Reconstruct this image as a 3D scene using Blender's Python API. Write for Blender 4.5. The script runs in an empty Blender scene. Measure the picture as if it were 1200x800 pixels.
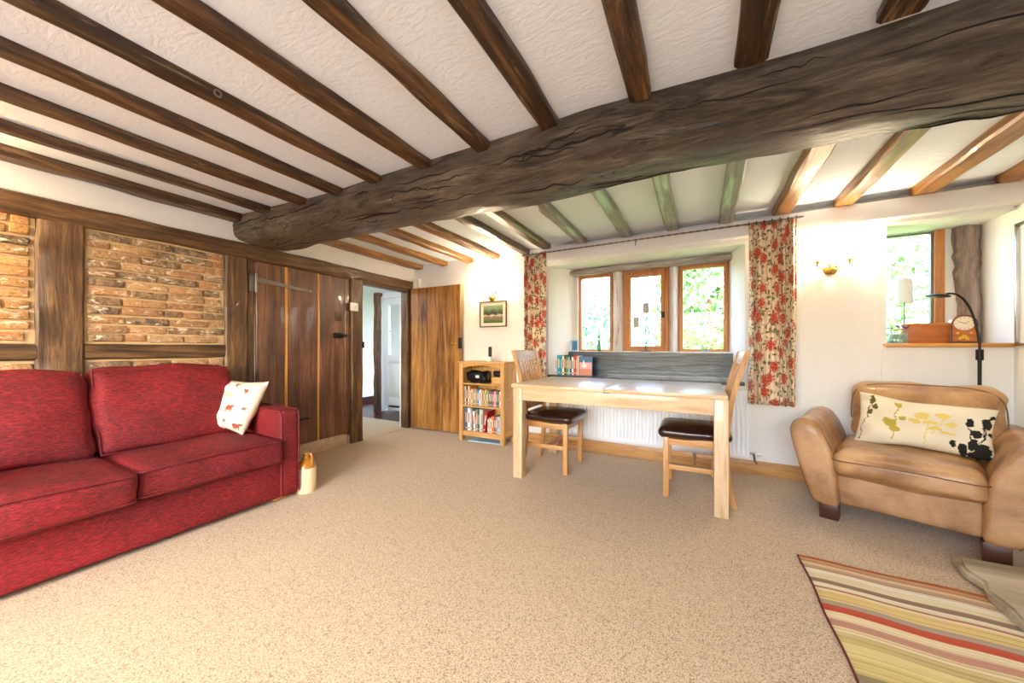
import bpy, bmesh, math, random
from mathutils import Vector, Matrix, noise
PI = math.pi
YFR = -3.0
random.seed(7)
scn = bpy.context.scene
COL = scn.collection

# ------------------------------------------------------------------ camera, world, lights, exposure
cam = bpy.data.cameras.new('camera'); cam.sensor_width = 36; cam.lens = 36 * 411 / 1200
cam.shift_y = 7.5 / 1200; cam.clip_start = 0.05
camo = bpy.data.objects.new('camera', cam); COL.objects.link(camo)
camo.location = (0, 0, 1.07); camo.rotation_euler = (PI / 2, 0, math.atan(222 / 411))
scn.camera = camo

w = bpy.data.worlds.new('sky'); scn.world = w; w.use_nodes = True
bg = w.node_tree.nodes['Background']
sky = w.node_tree.nodes.new('ShaderNodeTexSky'); sky.sky_type = 'NISHITA'; sky.sun_disc = False
sky.sun_elevation = math.radians(42); sky.sun_rotation = math.radians(150); sky.air_density = 1.0; sky.dust_density = 3.0
w.node_tree.links.new(sky.outputs[0], bg.inputs[0]); bg.inputs[1].default_value = 1.3

def light(name, kind, loc, energy, color, rot=(0, 0, 0), size=0.1, size_y=None, spread=None):
    d = bpy.data.lights.new(name, kind); d.energy = energy; d.color = color
    if kind == 'AREA':
        d.size = size
        if size_y: d.shape = 'RECTANGLE'; d.size_y = size_y
    elif kind == 'SUN': d.angle = size
    else: d.shadow_soft_size = size
    o = bpy.data.objects.new(name, d); COL.objects.link(o); o.location = loc; o.rotation_euler = rot
    return o
light('sun', 'SUN', (0, 0, 8), 6.5, (1, .98, .96), (math.radians(48), 0, math.radians(-35)), math.radians(1.2))
# light portals in the window openings and the added rear openings (they only guide the sky's own daylight)
for nm, loc, rot, sx, sy in (('rear_opening_portal', (-.8, YFR - .06, 1.5), (-PI / 2, 0, PI), 3.3, 1.1), ('bay_window_portal', (-.5, 4.0, 1.45), (-PI / 2, 0, 0), 1.5, .9), ('side_window_portal', (1.4, 4.0, 1.5), (-PI / 2, 0, 0), .4, .9)):
    o = light(nm, 'AREA', loc, 1, (1, 1, 1), rot, sx, sy); o.data.cycles.is_portal = True
# added fill light without a fitting under the near ceiling, out of the frame
light('ceiling_fill_light', 'AREA', (-.9, -.55, 2.12), 15, (1, .93, .84), (0, 0, 0), 1.6, .9)
light('hall_fill_light', 'AREA', (-4.6, 2.7, 1.97), 8, (.86, .93, 1.0), (math.radians(25), 0, 0), 0.8, 0.5)  # area lamp added under the hall ceiling, stands in for daylight
scn.view_settings.view_transform = 'Standard'; scn.view_settings.look = 'None'
scn.view_settings.exposure = 1.68; scn.view_settings.gamma = 1; scn.view_settings.use_curve_mapping = False
scn.cycles.use_denoising = True; scn.cycles.max_bounces = 10; scn.cycles.diffuse_bounces = 5
scn.cycles.sample_clamp_indirect = 6; scn.cycles.caustics_reflective = False; scn.cycles.caustics_refractive = False

# ------------------------------------------------------------------ materials
def srgb(r, g, b):
    f = lambda c: (c / 255 / 12.92) if c / 255 <= .04045 else ((c / 255 + .055) / 1.055) ** 2.4
    return (f(r), f(g), f(b), 1)
class NT:
    def __init__(s, name):
        s.m = bpy.data.materials.new(name); s.m.use_nodes = True; s.t = s.m.node_tree
        s.b = s.t.nodes['Principled BSDF']; s.o = s.t.nodes['Material Output']
    def n(s, kind, **kw):
        x = s.t.nodes.new('ShaderNode' + kind)
        for k, v in kw.items():
            if k.startswith('i_'):
                key = k[2:]; key = int(key) if key.isdigit() else key.replace('_', ' ')
                x.inputs[key].default_value = v
            else: setattr(x, k, v)
        return x
    def l(s, a, b): s.t.links.new(a, b)
    def coord(s, scale=(1, 1, 1), kind='Object', rot=(0, 0, 0)):
        c = s.n('TexCoord'); m = s.n('Mapping'); m.inputs['Scale'].default_value = scale; m.inputs['Rotation'].default_value = rot
        s.l(c.outputs[kind], m.inputs[0]); return m.outputs[0]
    def noise(s, vec, scale=5, detail=4, rough=.55, dist=0):
        x = s.n('TexNoise'); x.inputs['Scale'].default_value = scale; x.inputs['Detail'].default_value = detail
        x.inputs['Roughness'].default_value = rough; x.inputs['Distortion'].default_value = dist
        if vec: s.l(vec, x.inputs['Vector'])
        return x.outputs['Fac']
    def ramp(s, fac, stops, interp='LINEAR'):
        r = s.n('ValToRGB'); cr = r.color_ramp; cr.interpolation = interp
        while len(cr.elements) > 1: cr.elements.remove(cr.elements[0])
        cr.elements[0].position = stops[0][0]; cr.elements[0].color = stops[0][1]
        for p, c in stops[1:]:
            e = cr.elements.new(p); e.color = c
        s.l(fac, r.inputs[0]); return r.outputs[0]
    def mix(s, fac, a, b, blend='MIX'):
        x = s.n('Mix', data_type='RGBA', blend_type=blend)
        for v, i in ((fac, 0), (a, 6), (b, 7)):
            if isinstance(v, (int, float, tuple)): x.inputs[i].default_value = v
            else: s.l(v, x.inputs[i])
        return x.outputs[2]
    def n_uvstripe(s):
        u = s.n('TexCoord').outputs['UV']; m = s.n('Mapping'); m.inputs['Scale'].default_value = (.6, 150, 1); s.l(u, m.inputs[0]); return m.outputs[0]
    def math(s, op, a, b=0, clamp=False):
        x = s.n('Math', operation=op, use_clamp=clamp)
        for v, i in ((a, 0), (b, 1)):
            if isinstance(v, (int, float)): x.inputs[i].default_value = v
            else: s.l(v, x.inputs[i])
        return x.outputs[0]
    def base(s, v):
        if isinstance(v, tuple): s.b.inputs['Base Color'].default_value = v
        else: s.l(v, s.b.inputs['Base Color'])
    def bump(s, h, strength=.3, dist=.01):
        x = s.n('Bump'); x.inputs['Strength'].default_value = strength; x.inputs['Distance'].default_value = dist
        s.l(h, x.inputs['Height']); s.l(x.outputs[0], s.b.inputs['Normal'])
    def set(s, **kw):
        for k, v in kw.items(): s.b.inputs[k.replace('_', ' ')].default_value = v
        return s.m
g1 = lambda v: (v, v, v, 1)

def plain(name, c, rough=.5, metal=0, bump=0, bscale=60, coat=0):
    t = NT(name); v = t.coord(); f = t.noise(v, bscale, 3)
    t.base(t.mix(t.math('MULTIPLY', f, .18), c, tuple([x * .75 for x in c[:3]] + [1])))
    if bump: t.bump(f, bump, .004)
    return t.set(Roughness=rough, Metallic=metal, Coat_Weight=coat)
def wood(name, dark, mid, lite, axis='x', scale=1.0, rough=.45, bump=.3, coat=0.0, streak=None, stops=(.36, .5, .66), fine=1.0):
    t = NT(name); k = {'x': (1.1, 14, 14), 'y': (14, 1.1, 14), 'z': (14, 14, 1.1)}[axis]
    k = tuple(a * scale for a in k)
    v = t.coord(k); a = t.noise(v, 1.4, 5, .6, 1.2); v2 = t.coord(tuple(x * 4 for x in k)); b = t.noise(v2, 1.5, 6, .7, .6)
    v3 = t.coord((1, 1, 1)); big = t.noise(v3, 2.6, 3, .5)
    f = t.math('ADD', t.math('MULTIPLY', a, .5), t.math('ADD', t.math('MULTIPLY', b, .32 * fine), t.math('MULTIPLY', big, .18)))
    c = t.ramp(f, [(stops[0], dark), (stops[1], mid), (stops[2], lite)])
    if streak: # worn scuffs
        s = t.noise(t.coord(tuple(x * 1.5 for x in k)), 2.2, 6, .75, .6)
        c = t.mix(t.ramp(s, [(.55, g1(0)), (.63, g1(.7))]), c, streak)
    t.base(c); t.bump(t.math('ADD', a, t.math('MULTIPLY', b, .5)), bump, .006)
    return t.set(Roughness=rough, Coat_Weight=coat)

M = {}
def plaster(name, c, c2, amp=.5):
    t = NT(name); v = t.coord((1, 1, 1)); n1 = t.noise(v, 22, 5, .6, .8); n2 = t.noise(t.coord((1, 3, 1)), 9, 3, .5, 1.5)
    t.base(t.mix(n2, c, c2)); t.bump(t.math('ADD', n1, n2), amp, .008)
    return t.set(Roughness=.85)
M['ceil'] = plaster('ceiling_plaster', srgb(226, 236, 248), srgb(220, 230, 242), .42)
M['wall'] = plaster('wall_plaster', srgb(236, 235, 232), srgb(231, 229, 224), .18)
M['reveal'] = plaster('reveal_plaster', srgb(238, 238, 236), srgb(232, 232, 230), .15)
M['white'] = plain('white_gloss', srgb(240, 240, 238), .35)
M['upvc'] = plain('white_door_paint', srgb(236, 238, 240), .4)
for ax in 'xyz':
    M['oak_' + ax] = wood('oak_' + ax, srgb(160, 108, 56), srgb(194, 144, 86), srgb(214, 170, 114), ax, 1.3, .42, .12, .15)
    M['pale_' + ax] = wood('pale_oak_' + ax, srgb(178, 144, 106), srgb(206, 176, 138), srgb(222, 198, 164), ax, 1.3, .38, .10, .2)
    M['shelf_' + ax] = wood('bookcase_oak_' + ax, srgb(176, 128, 70), srgb(204, 156, 92), srgb(222, 180, 118), ax, 1.3, .42, .1, .1)
    M['old_' + ax] = wood('old_timber_' + ax, srgb(32, 19, 10), srgb(92, 64, 38), srgb(152, 114, 70), ax, .8, .5, .8, .05)
    M['win_' + ax] = wood('window_oak_' + ax, srgb(150, 92, 44), srgb(186, 122, 66), srgb(206, 146, 88), ax, 1, .45, .2)
M['joist'] = wood('dark_joist', srgb(12, 7, 4), srgb(60, 38, 21), srgb(126, 88, 52), 'y', .75, .42, 1.0, .1, srgb(150, 118, 80), (.36, .49, .66))
M['joist2'] = wood('far_joist', srgb(46, 33, 22), srgb(96, 72, 50), srgb(142, 112, 80), 'y', .75, .36, .7, .25, None, (.36, .49, .66))
M['joistg'] = wood('weathered_joist', srgb(70, 64, 58), srgb(124, 118, 110), srgb(168, 164, 156), 'y', .75, .36, .7, .25, None, (.36, .49, .66))
M['joisth'] = wood('honey_joist', srgb(70, 42, 14), srgb(134, 90, 40), srgb(182, 134, 72), 'y', .75, .4, .6, .1, None, (.36, .49, .66))
M['plankdk'] = wood('dark_door_plank', srgb(34, 19, 12), srgb(98, 62, 42), srgb(148, 104, 74), 'z', .55, .42, .8, .15, None, (.35, .5, .66))
M['honey'] = wood('honey_door_plank', srgb(62, 34, 12), srgb(150, 100, 44), srgb(196, 146, 76), 'z', .6, .42, .5, .1, None, (.37, .5, .64))
M['seat'] = wood('dark_oak_blue_sheen', srgb(8, 11, 14), srgb(24, 35, 43), srgb(66, 90, 106), 'x', .8, .28, .7, .4, None, (.36, .49, .66))  # blue tones paint the daylight reflected on the dark oak
M['lintel'] = wood('weathered_lintel', srgb(96, 88, 80), srgb(160, 152, 144), srgb(222, 218, 212), 'x', .8, .6, .9)
M['mull'] = wood('pale_weathered_mullion', srgb(120, 96, 84), srgb(214, 206, 202), srgb(238, 234, 234), 'z', .8, .6, .9, 0, None, (.36, .44, .6))
M['gold'] = plain('gap_filler', srgb(206, 150, 60), .6)
M['cherry'] = wood('cherry_wood', srgb(140, 74, 24), srgb(180, 104, 40), srgb(204, 132, 60), 'x', .6, .35, .1, .3)
M['pine'] = wood('pine_shelf', srgb(176, 112, 44), srgb(206, 148, 74), srgb(222, 170, 98), 'x', .8, .38, .15, .2)
M['legwood'] = plain('dark_leg_wood', srgb(70, 34, 20), .35)

# main beam
t = NT('main_beam_oak'); v = t.coord((.9, 6, 6)); a = t.noise(v, 2.2, 8, .65, 2.0); b = t.noise(t.coord((2.2, 20, 20)), 2.5, 6, .75, 1.2)
big = t.noise(t.coord(), 1.7, 3)
c = t.ramp(t.math('ADD', t.math('MULTIPLY', a, .55), t.math('ADD', t.math('MULTIPLY', b, .25), t.math('MULTIPLY', big, .2))),
    [(.37, srgb(18, 13, 9)), (.44, srgb(70, 58, 44)), (.53, srgb(106, 92, 74)), (.64, srgb(150, 136, 116))])
wv = t.noise(t.coord((.55, 3.6, 4.2)), 1.5, 3, .5, 2.6)
crack = t.math('ABSOLUTE', t.math('SUBTRACT', wv, .5)); cr = t.ramp(crack, [(.0, g1(0)), (.006, g1(0)), (.014, g1(1))])
msk = t.ramp(t.noise(t.coord((1.3, 3, 3), rot=(.3, .2, 0)), 1.6, 2), [(.52, g1(1)), (.57, g1(0))])
cr = t.mix(msk, cr, g1(1)); c = t.mix(cr, srgb(30, 22, 16), c); t.base(c)
t.bump(t.math('ADD', t.math('MULTIPLY', cr, .5), t.math('ADD', a, t.math('MULTIPLY', b, .8))), 1.0, .035)
M['beam'] = t.set(Roughness=.42, Coat_Weight=.1)

# carpet
t = NT('loop_carpet'); v = t.coord(); n1 = t.n('TexVoronoi'); n1.inputs['Scale'].default_value = 230; t.l(v, n1.inputs['Vector'])
n2 = t.noise(v, 330, 2, .6); n3 = t.noise(v, 2.2, 3, .5)
f = t.math('ADD', t.math('MULTIPLY', n1.outputs['Distance'], .7), t.math('MULTIPLY', n2, .5))
c = t.ramp(f, [(.25, srgb(226, 205, 173)), (.54, srgb(201, 176, 143)), (.84, srgb(124, 101, 75))])
t.base(t.mix(t.math('MULTIPLY', n3, .35), c, srgb(200, 176, 144))); t.bump(f, -.6, .006)
M['carpet'] = t.set(Roughness=.95, Sheen_Weight=.15)
M['tile'] = plain('dark_red_tile', srgb(58, 16, 12), .35)

# red chenille
def chenille(name, a_, b_, c_):
    t = NT(name); v = t.coord((40, 16, 100)); n1 = t.noise(v, 2.4, 5, .65, .6); n2 = t.noise(t.coord(), 300, 2); n3 = t.noise(t.coord(), 3, 3)
    t.base(t.ramp(t.math('ADD', t.math('MULTIPLY', n1, .6), t.math('ADD', t.math('MULTIPLY', n2, .2), t.math('MULTIPLY', n3, .2))), [(.39, a_), (.5, b_), (.615, c_)]))
    t.bump(t.math('ADD', n1, t.math('MULTIPLY', n2, .6)), .35, .005)
    return t.set(Roughness=.8, Sheen_Weight=.0)
M['red'] = chenille('red_chenille', srgb(60, 3, 9), srgb(112, 9, 18), srgb(160, 30, 32))
M['redpipe'] = plain('red_piping', srgb(104, 10, 20), .7)

# tan leather
t = NT('tan_leather'); v = t.coord(); a = t.noise(v, 3.2, 6, .6, .4); b = t.n('TexVoronoi', feature='DISTANCE_TO_EDGE'); b.inputs['Scale'].default_value = 210; t.l(v, b.inputs['Vector'])
t.base(t.ramp(a, [(.36, srgb(140, 98, 58)), (.5, srgb(174, 131, 88)), (.64, srgb(196, 155, 108))]))
cre = t.noise(t.coord((5, 5, 5)), 1.6, 6, .6, 1.6)
t.bump(t.math('ADD', t.math('MULTIPLY', b.outputs['Distance'], .25), cre), .4, .018)
M['leather'] = t.set(Roughness=.36, Coat_Weight=.3)
M['seam'] = plain('leather_seam', srgb(120, 82, 50), .5)
M['dkleather'] = plain('dark_brown_leather', srgb(44, 22, 18), .25, 0, .15, 120, .3)

# brick with colour attribute
t = NT('old_brick'); at = t.n('VertexColor'); at.layer_name = 'tint'; v = t.coord()
n1 = t.noise(v, 18, 6, .7, .6); n2 = t.noise(v, 70, 4, .6)
c = t.mix(t.ramp(n1, [(.42, g1(0)), (.62, g1(.6))]), at.outputs['Color'], srgb(210, 170, 126)); c = t.mix(t.ramp(n2, [(.36, g1(.45)), (.5, g1(0))]), c, srgb(84, 62, 46))
c = t.mix(t.ramp(t.noise(t.coord((1, 9, 22)), 1.6, 6, .7, .8), [(.57, g1(0)), (.62, g1(.85))]), c, srgb(232, 220, 200))
t.base(c); t.bump(t.math('ADD', n1, t.math('MULTIPLY', n2, .7)), .8, .01); M['brick'] = t.set(Roughness=.85)
M['mortar'] = plain('lime_mortar', srgb(206, 176, 132), .95, 0, .8, 45)
M['stone'] = wood('rough_grey_stone', srgb(96, 80, 72), srgb(150, 130, 120), srgb(196, 180, 170), 'z', .5, .8, 1.0)
M['hearth'] = wood('hearth_stone', srgb(120, 104, 82), srgb(176, 162, 136), srgb(206, 196, 174), 'x', .25, .6, .8)

# metals and others
M['brass'] = plain('brass', srgb(214, 172, 84), .22, 1)
M['iron'] = plain('black_iron', srgb(34, 32, 32), .45, .6)
M['steel'] = plain('grey_iron', srgb(128, 122, 114), .4, .7)
M['chrome'] = plain('chrome', srgb(200, 200, 204), .2, 1)
M['black'] = plain('black_plastic', srgb(18, 18, 20), .4)
M['rad'] = plain('radiator_enamel', srgb(244, 246, 248), .3)
M['cream'] = plain('cream_fabric', srgb(236, 226, 206), .9, 0, .3, 160)
def em(name, c, s):
    t = NT(name); t.base(c); return t.set(Emission_Color=c, Emission_Strength=s)
M['bulb'] = em('lit_bulb_glass', (1, .9, .72, 1), 14)
t = NT('window_glass'); gl = t.n('BsdfGlossy'); gl.inputs['Roughness'].default_value = .02; tr = t.n('BsdfTransparent'); mx = t.n('MixShader'); mx.inputs[0].default_value = .015
t.l(tr.outputs[0], mx.inputs[1]); t.l(gl.outputs[0], mx.inputs[2]); t.l(mx.outputs[0], t.o.inputs[0]); M['glass'] = t.m
t = NT('clear_vase_glass'); gl = t.n('BsdfGlossy'); gl.inputs['Roughness'].default_value = .03; tr = t.n('BsdfTransparent'); tr.inputs[0].default_value = (.85, .93, .92, 1); mx = t.n('MixShader'); mx.inputs[0].default_value = .2
t.l(tr.outputs[0], mx.inputs[1]); t.l(gl.outputs[0], mx.inputs[2]); t.l(mx.outputs[0], t.o.inputs[0]); M['vase'] = t.m
M['greenglass'] = plain('green_bottle_glass', srgb(40, 120, 84), .1, 0, 0, 60, .5)
M['leaf'] = plain('garden_leaf', srgb(74, 116, 52), .6)
M['leaf2'] = plain('pale_garden_leaf', srgb(88, 136, 108), .6)
M['grass'] = plain('lawn_grass', srgb(96, 130, 64), .9, 0, .3, 30)
M['paving'] = plain('pale_paving', srgb(176, 190, 208), .9, 0, .3, 8)  # cool tone so the bounced light turns bluer
M['bark'] = plain('tree_bark', srgb(92, 74, 56), .9, 0, .6, 20)
M['jugc'] = plain('cream_stoneware', srgb(226, 206, 166), .25, 0, 0, 20, .4)
M['jugb'] = plain('ochre_glaze', srgb(176, 118, 32), .15, 0, 0, 20, .6)

# floral curtain fabric (uses UV in metres)
t = NT('floral_curtain'); uv = t.n('TexCoord').outputs['UV']
def vor(scale, off, sc=(1, 1, 1), rot=0, rnd=.85):
    m = t.n('Mapping'); t.l(uv, m.inputs[0]); m.inputs['Location'].default_value = off; m.inputs['Scale'].default_value = sc; m.inputs['Rotation'].default_value = (0, 0, rot)
    x = t.n('TexVoronoi', voronoi_dimensions='2D'); x.inputs['Scale'].default_value = scale; x.inputs['Randomness'].default_value = rnd; t.l(m.outputs[0], x.inputs['Vector']); return x
jit = t.noise(uv, 75, 3, .7)
col = srgb(232, 214, 184)
st = t.math('ABSOLUTE', t.math('SUBTRACT', t.noise(uv, 8, 2, .5, .6), .5))
c = t.mix(t.ramp(st, [(.0, g1(.8)), (.008, g1(.8)), (.016, g1(0))]), col, srgb(120, 92, 66))
for sc_, off, an, rot, lo in ((9.5, (3, 1, 0), (2.4, 1, 1), .6, .19), (9, (7, 4, 0), (1, 2.2, 1), -.5, .17)):
    x = vor(sc_, off, an, rot); d = t.math('ADD', x.outputs['Distance'], t.math('MULTIPLY', jit, .15))
    c = t.mix(t.ramp(d, [(lo + .06, g1(1)), (lo + .085, g1(0))]), c, srgb(112, 106, 74))
x = vor(6.6, (0, 0, 0)); d = t.math('ADD', x.outputs['Distance'], t.math('MULTIPLY', t.math('SUBTRACT', jit, .5), .9))
fc = t.mix(t.ramp(jit, [(.46, g1(0)), (.56, g1(1))]), srgb(172, 52, 36), srgb(216, 112, 78))
c = t.mix(t.ramp(d, [(.27, g1(1)), (.30, g1(0))]), c, fc)
t.base(c); M['floral'] = t.set(Roughness=.9, Sheen_Weight=.1)

def stripes(name, cols, rough=.95):
    t = NT(name); u = t.n('TexCoord').outputs['UV']; s = t.n('SeparateXYZ'); t.l(u, s.inputs[0])
    wob = t.math('MULTIPLY', t.math('SUBTRACT', t.noise(u, 3, 2), .5), .012)
    f_ = t.math('ADD', s.outputs[1], wob); h_ = len(cols) // 2
    c = t.mix(t.math('GREATER_THAN', f_, cols[h_][0]), t.ramp(f_, cols[:h_], 'CONSTANT'), t.ramp(f_, cols[h_:], 'CONSTANT')); n = t.noise(t.coord((40, 200, 1)), 1, 4, .7)
    t.base(t.mix(t.math('MULTIPLY', n, .22), t.mix(t.ramp(t.noise(t.n_uvstripe(), 1, 3, .7), [(.5, g1(0)), (.6, g1(.5))]), c, srgb(150, 110, 80)), srgb(150, 120, 90), 'MIX')); t.bump(t.noise(t.coord((1, 1, 1)), 300, 2), .5, .004)
    return t.set(Roughness=rough)

# ------------------------------------------------------------------ mesh helpers
def bm_new(): return bmesh.new()
def box(bm, x0, x1, y0, y1, z0, z1, bev=0, seg=2, rot=None, at=None):
    r = bmesh.ops.create_cube(bm, size=1); vs = r['verts']
    for v in vs: v.co = Vector(((x0 + x1) / 2 + v.co.x * (x1 - x0), (y0 + y1) / 2 + v.co.y * (y1 - y0), (z0 + z1) / 2 + v.co.z * (z1 - z0)))
    if bev:
        es = list({e for v in vs for e in v.link_edges})
        r = bmesh.ops.bevel(bm, geom=es, offset=bev, segments=seg, affect='EDGES', profile=.5)
        vs = list(set(r['verts'])) + [v for v in vs if v.is_valid]; vs = list(set(vs))
    if rot is not None:
        bmesh.ops.rotate(bm, verts=vs, cent=at or ((x0 + x1) / 2, (y0 + y1) / 2, (z0 + z1) / 2), matrix=rot)
    return vs
def prism(bm, poly, z0, z1, axis='z'):
    def p(a, b, c): return {'z': (a, b, c), 'y': (a, c, b), 'x': (c, a, b)}[axis]
    A = [bm.verts.new(p(a, b, z0)) for a, b in poly]; B = [bm.verts.new(p(a, b, z1)) for a, b in poly]; n = len(poly)
    fs = [bm.faces.new(A[::-1]), bm.faces.new(B)] + [bm.faces.new((A[i], A[(i + 1) % n], B[(i + 1) % n], B[i])) for i in range(n)]
    bmesh.ops.recalc_face_normals(bm, faces=fs); return A + B
def loft(bm, rings, caps=True, closed=True):
    R = [[bm.verts.new(p) for p in r] for r in rings]; n = len(R[0]); fs = []
    for a, b in zip(R, R[1:]):
        for i in range(n if closed else n - 1): fs.append(bm.faces.new((a[i], a[(i + 1) % n], b[(i + 1) % n], b[i])))
    if caps and closed: fs.append(bm.faces.new(R[0][::-1])); fs.append(bm.faces.new(R[-1]))
    bmesh.ops.recalc_face_normals(bm, faces=fs); return [v for r in R for v in r]
def lathe(bm, prof, c=(0, 0, 0), n=24, axis='z', caps=True):
    rings = []
    for r, h in prof:
        ring = []
        for i in range(n):
            a = 2 * PI * i / n; q = (r * math.cos(a), r * math.sin(a), h)
            if axis == 'y': q = (q[0], q[2], q[1])
            if axis == 'x': q = (q[2], q[0], q[1])
            ring.append((c[0] + q[0], c[1] + q[1], c[2] + q[2]))
        rings.append(ring)
    return loft(bm, rings, caps)
def tube(bm, pts, r, n=8, caps=True):
    P = [Vector(p) for p in pts]; rr = r if isinstance(r, (list, tuple)) else [r] * len(P); rings = []; up = None
    for i, p in enumerate(P):
        d = (P[min(i + 1, len(P) - 1)] - P[max(i - 1, 0)]).normalized()
        if up is None: up = Vector((0, 0, 1)) if abs(d.z) < .9 else Vector((1, 0, 0))
        s = d.cross(up).normalized(); up = s.cross(d).normalized()
        rings.append([tuple(p + (s * math.cos(2 * PI * k / n) + up * math.sin(2 * PI * k / n)) * rr[i]) for k in range(n)])
    return loft(bm, rings, caps)
def bez(p0, p1, p2, p3, n=12):
    P = [Vector(p) for p in (p0, p1, p2, p3)]
    return [P[0] * (1 - t) ** 3 + P[1] * 3 * t * (1 - t) ** 2 + P[2] * 3 * t * t * (1 - t) + P[3] * t ** 3 for t in [i / n for i in range(n + 1)]]
def cushion(bm, c, h, r=.05, puff=(0, 0, 0), cuts=14, wr=0, wf=(8, 8, 8), seed=0, shape=None):
    """rounded, puffed box: centre c, half sizes h"""
    b = bmesh.new(); bmesh.ops.create_cube(b, size=2); bmesh.ops.subdivide_edges(b, edges=b.edges[:], cuts=cuts, use_grid_fill=True)
    h = Vector(h); r = min(r, *h) if not isinstance(r, tuple) else r
    for v in b.verts:
        u = Vector([math.sin(x * PI / 2) * .35 + x * .65 for x in v.co]); p = Vector((u.x * h.x, u.y * h.y, u.z * h.z))
        inn = Vector([max(-(h[i] - r), min(h[i] - r, p[i])) for i in range(3)]); d = p - inn
        if d.length > 1e-9:
            q = [abs(x) for x in d]; m = max(q); L = d.length; d = d * (min(r, m) / L)
        p = inn + d
        for i in range(3):
            j, k = [a for a in range(3) if a != i]
            p[i] += math.copysign(1, v.co[i]) * abs(v.co[i]) ** 3 * puff[i] * max(0, 1 - v.co[j] ** 2) ** .7 * max(0, 1 - v.co[k] ** 2) ** .7
        if wr:
            q = Vector((p.x * wf[0] + seed, p.y * wf[1], p.z * wf[2])); p += Vector((noise.noise(q), noise.noise(q + Vector((9, 3, 1))), noise.noise(q + Vector((2, 7, 5))))) * wr
        if shape: p = shape(p, v.co)
        v.co = p + Vector(c)
    me = bpy.data.meshes.new('tmp'); b.to_mesh(me); b.free(); n0 = len(bm.verts); bm.from_mesh(me); bpy.data.meshes.remove(me)
    bm.verts.ensure_lookup_table(); return bm.verts[n0:]
def seamline(u, v, pts): pass
def obj(name, bm, mat, parent=None, loc=None, rot=None, smooth=40, mats=None, label=None):
    me = bpy.data.meshes.new(name); bm.to_mesh(me); bm.free()
    for m in (mats or [mat]): me.materials.append(m if not isinstance(m, str) else M[m])
    if smooth:
        me.shade_smooth(); me.set_sharp_from_angle(angle=math.radians(smooth))
    o = bpy.data.objects.new(name, me); COL.objects.link(o)
    if parent: o.parent = parent
    if loc: o.location = loc
    if rot: o.rotation_euler = rot
    if label: o['label'] = label
    return o
def tag(o, label, cat, group=None):
    o['label'] = label; o['category'] = cat
    if group: o['group'] = group
    return o
def thing(name, label, cat, loc=(0, 0, 0), rotz=0, group=None):
    o = bpy.data.objects.new(name, None); COL.objects.link(o); o.location = loc; o.rotation_euler = (0, 0, rotz); o.empty_display_size = .05
    return tag(o, label, cat, group)
def struct(name, bm, mat, parent=None, **kw):
    o = obj(name, bm, mat, parent, **kw)
    if not parent: o['kind'] = 'structure'
    return o
def B(*a, **k):
    bm = bm_new(); box(bm, *a, **k); return bm
def BB(lst, bev=0):
    bm = bm_new()
    for a in lst: box(bm, *a, bev=bev)
    return bm
def roughen(bm, amp, f, cuts=0, seed=0):
    if cuts: bmesh.ops.subdivide_edges(bm, edges=bm.edges[:], cuts=cuts, use_grid_fill=True)
    for v in bm.verts:
        q = Vector((v.co.x * f[0] + seed, v.co.y * f[1], v.co.z * f[2]))
        v.co += Vector((noise.noise(q), noise.noise(q + Vector((5, 1, 8))), noise.noise(q + Vector((1, 9, 4))))) * amp
def timber(x0, x1, y0, y1, z0, z1, axis, bev=.008, amp=.006, n=14, seed=0, cr=4, round_=None):
    """hand hewn timber: bevelled profile lofted along an axis with wobble"""
    bm = bm_new(); L = {'x': (x0, x1), 'y': (y0, y1), 'z': (z0, z1)}[axis]; rings = []
    a0, a1, b0, b1 = {'x': (y0, y1, z0, z1), 'y': (x0, x1, z0, z1), 'z': (x0, x1, y0, y1)}[axis]
    prof = [(a0 + bev, b0), ((a0 + a1) / 2, b0), (a1 - bev, b0), (a1, b0 + bev), (a1, (b0 + b1) / 2), (a1, b1 - bev), (a1 - bev, b1), ((a0 + a1) / 2, b1), (a0 + bev, b1), (a0, b1 - bev), (a0, (b0 + b1) / 2), (a0, b0 + bev)]
    for i in range(n + 1):
        t_ = L[0] + (L[1] - L[0]) * i / n; ring = []
        for k, (a, b) in enumerate(prof):
            q = Vector((t_ * cr + seed * 3.7, a * 9, b * 9)); a_ = a + noise.noise(q) * amp; b_ = b + noise.noise(q + Vector((4, 9, 2))) * amp
            ring.append({'x': (t_, a_, b_), 'y': (a_, t_, b_), 'z': (a_, b_, t_)}[axis])
        rings.append(ring)
    loft(bm, rings); return bm

# ------------------------------------------------------------------ the shell
XL, XR, YB, YF, ZC = -3.47, 1.81, 3.60, YFR, 2.185
struct('floor', B(XL - .14, XR + .1, YF - .1, YB + .02, -.06, 0), 'carpet')
struct('ceiling', B(XL - .1, XR + .1, YF - .1, YB + .1, ZC, ZC + .08), 'ceil')
struct('wall_right', B(XR, XR + .15, YF - .1, 4.2, -.06, 2.3), 'wall')
# unseen rear wall behind the camera, its openings added to let in fill daylight
bm = BB([(XL - .1, -2.5, YF - .12, YF, -.06, 2.3), (0.9, XR + .1, YF - .12, YF, -.06, 2.3), (-2.5, .9, YF - .12, YF, -.06, .95), (-2.5, .9, YF - .12, YF, 2.05, 2.3), (-.84, -.76, YF - .1, YF - .02, .95, 2.05)])
struct('wall_rear', bm, 'wall')
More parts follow.
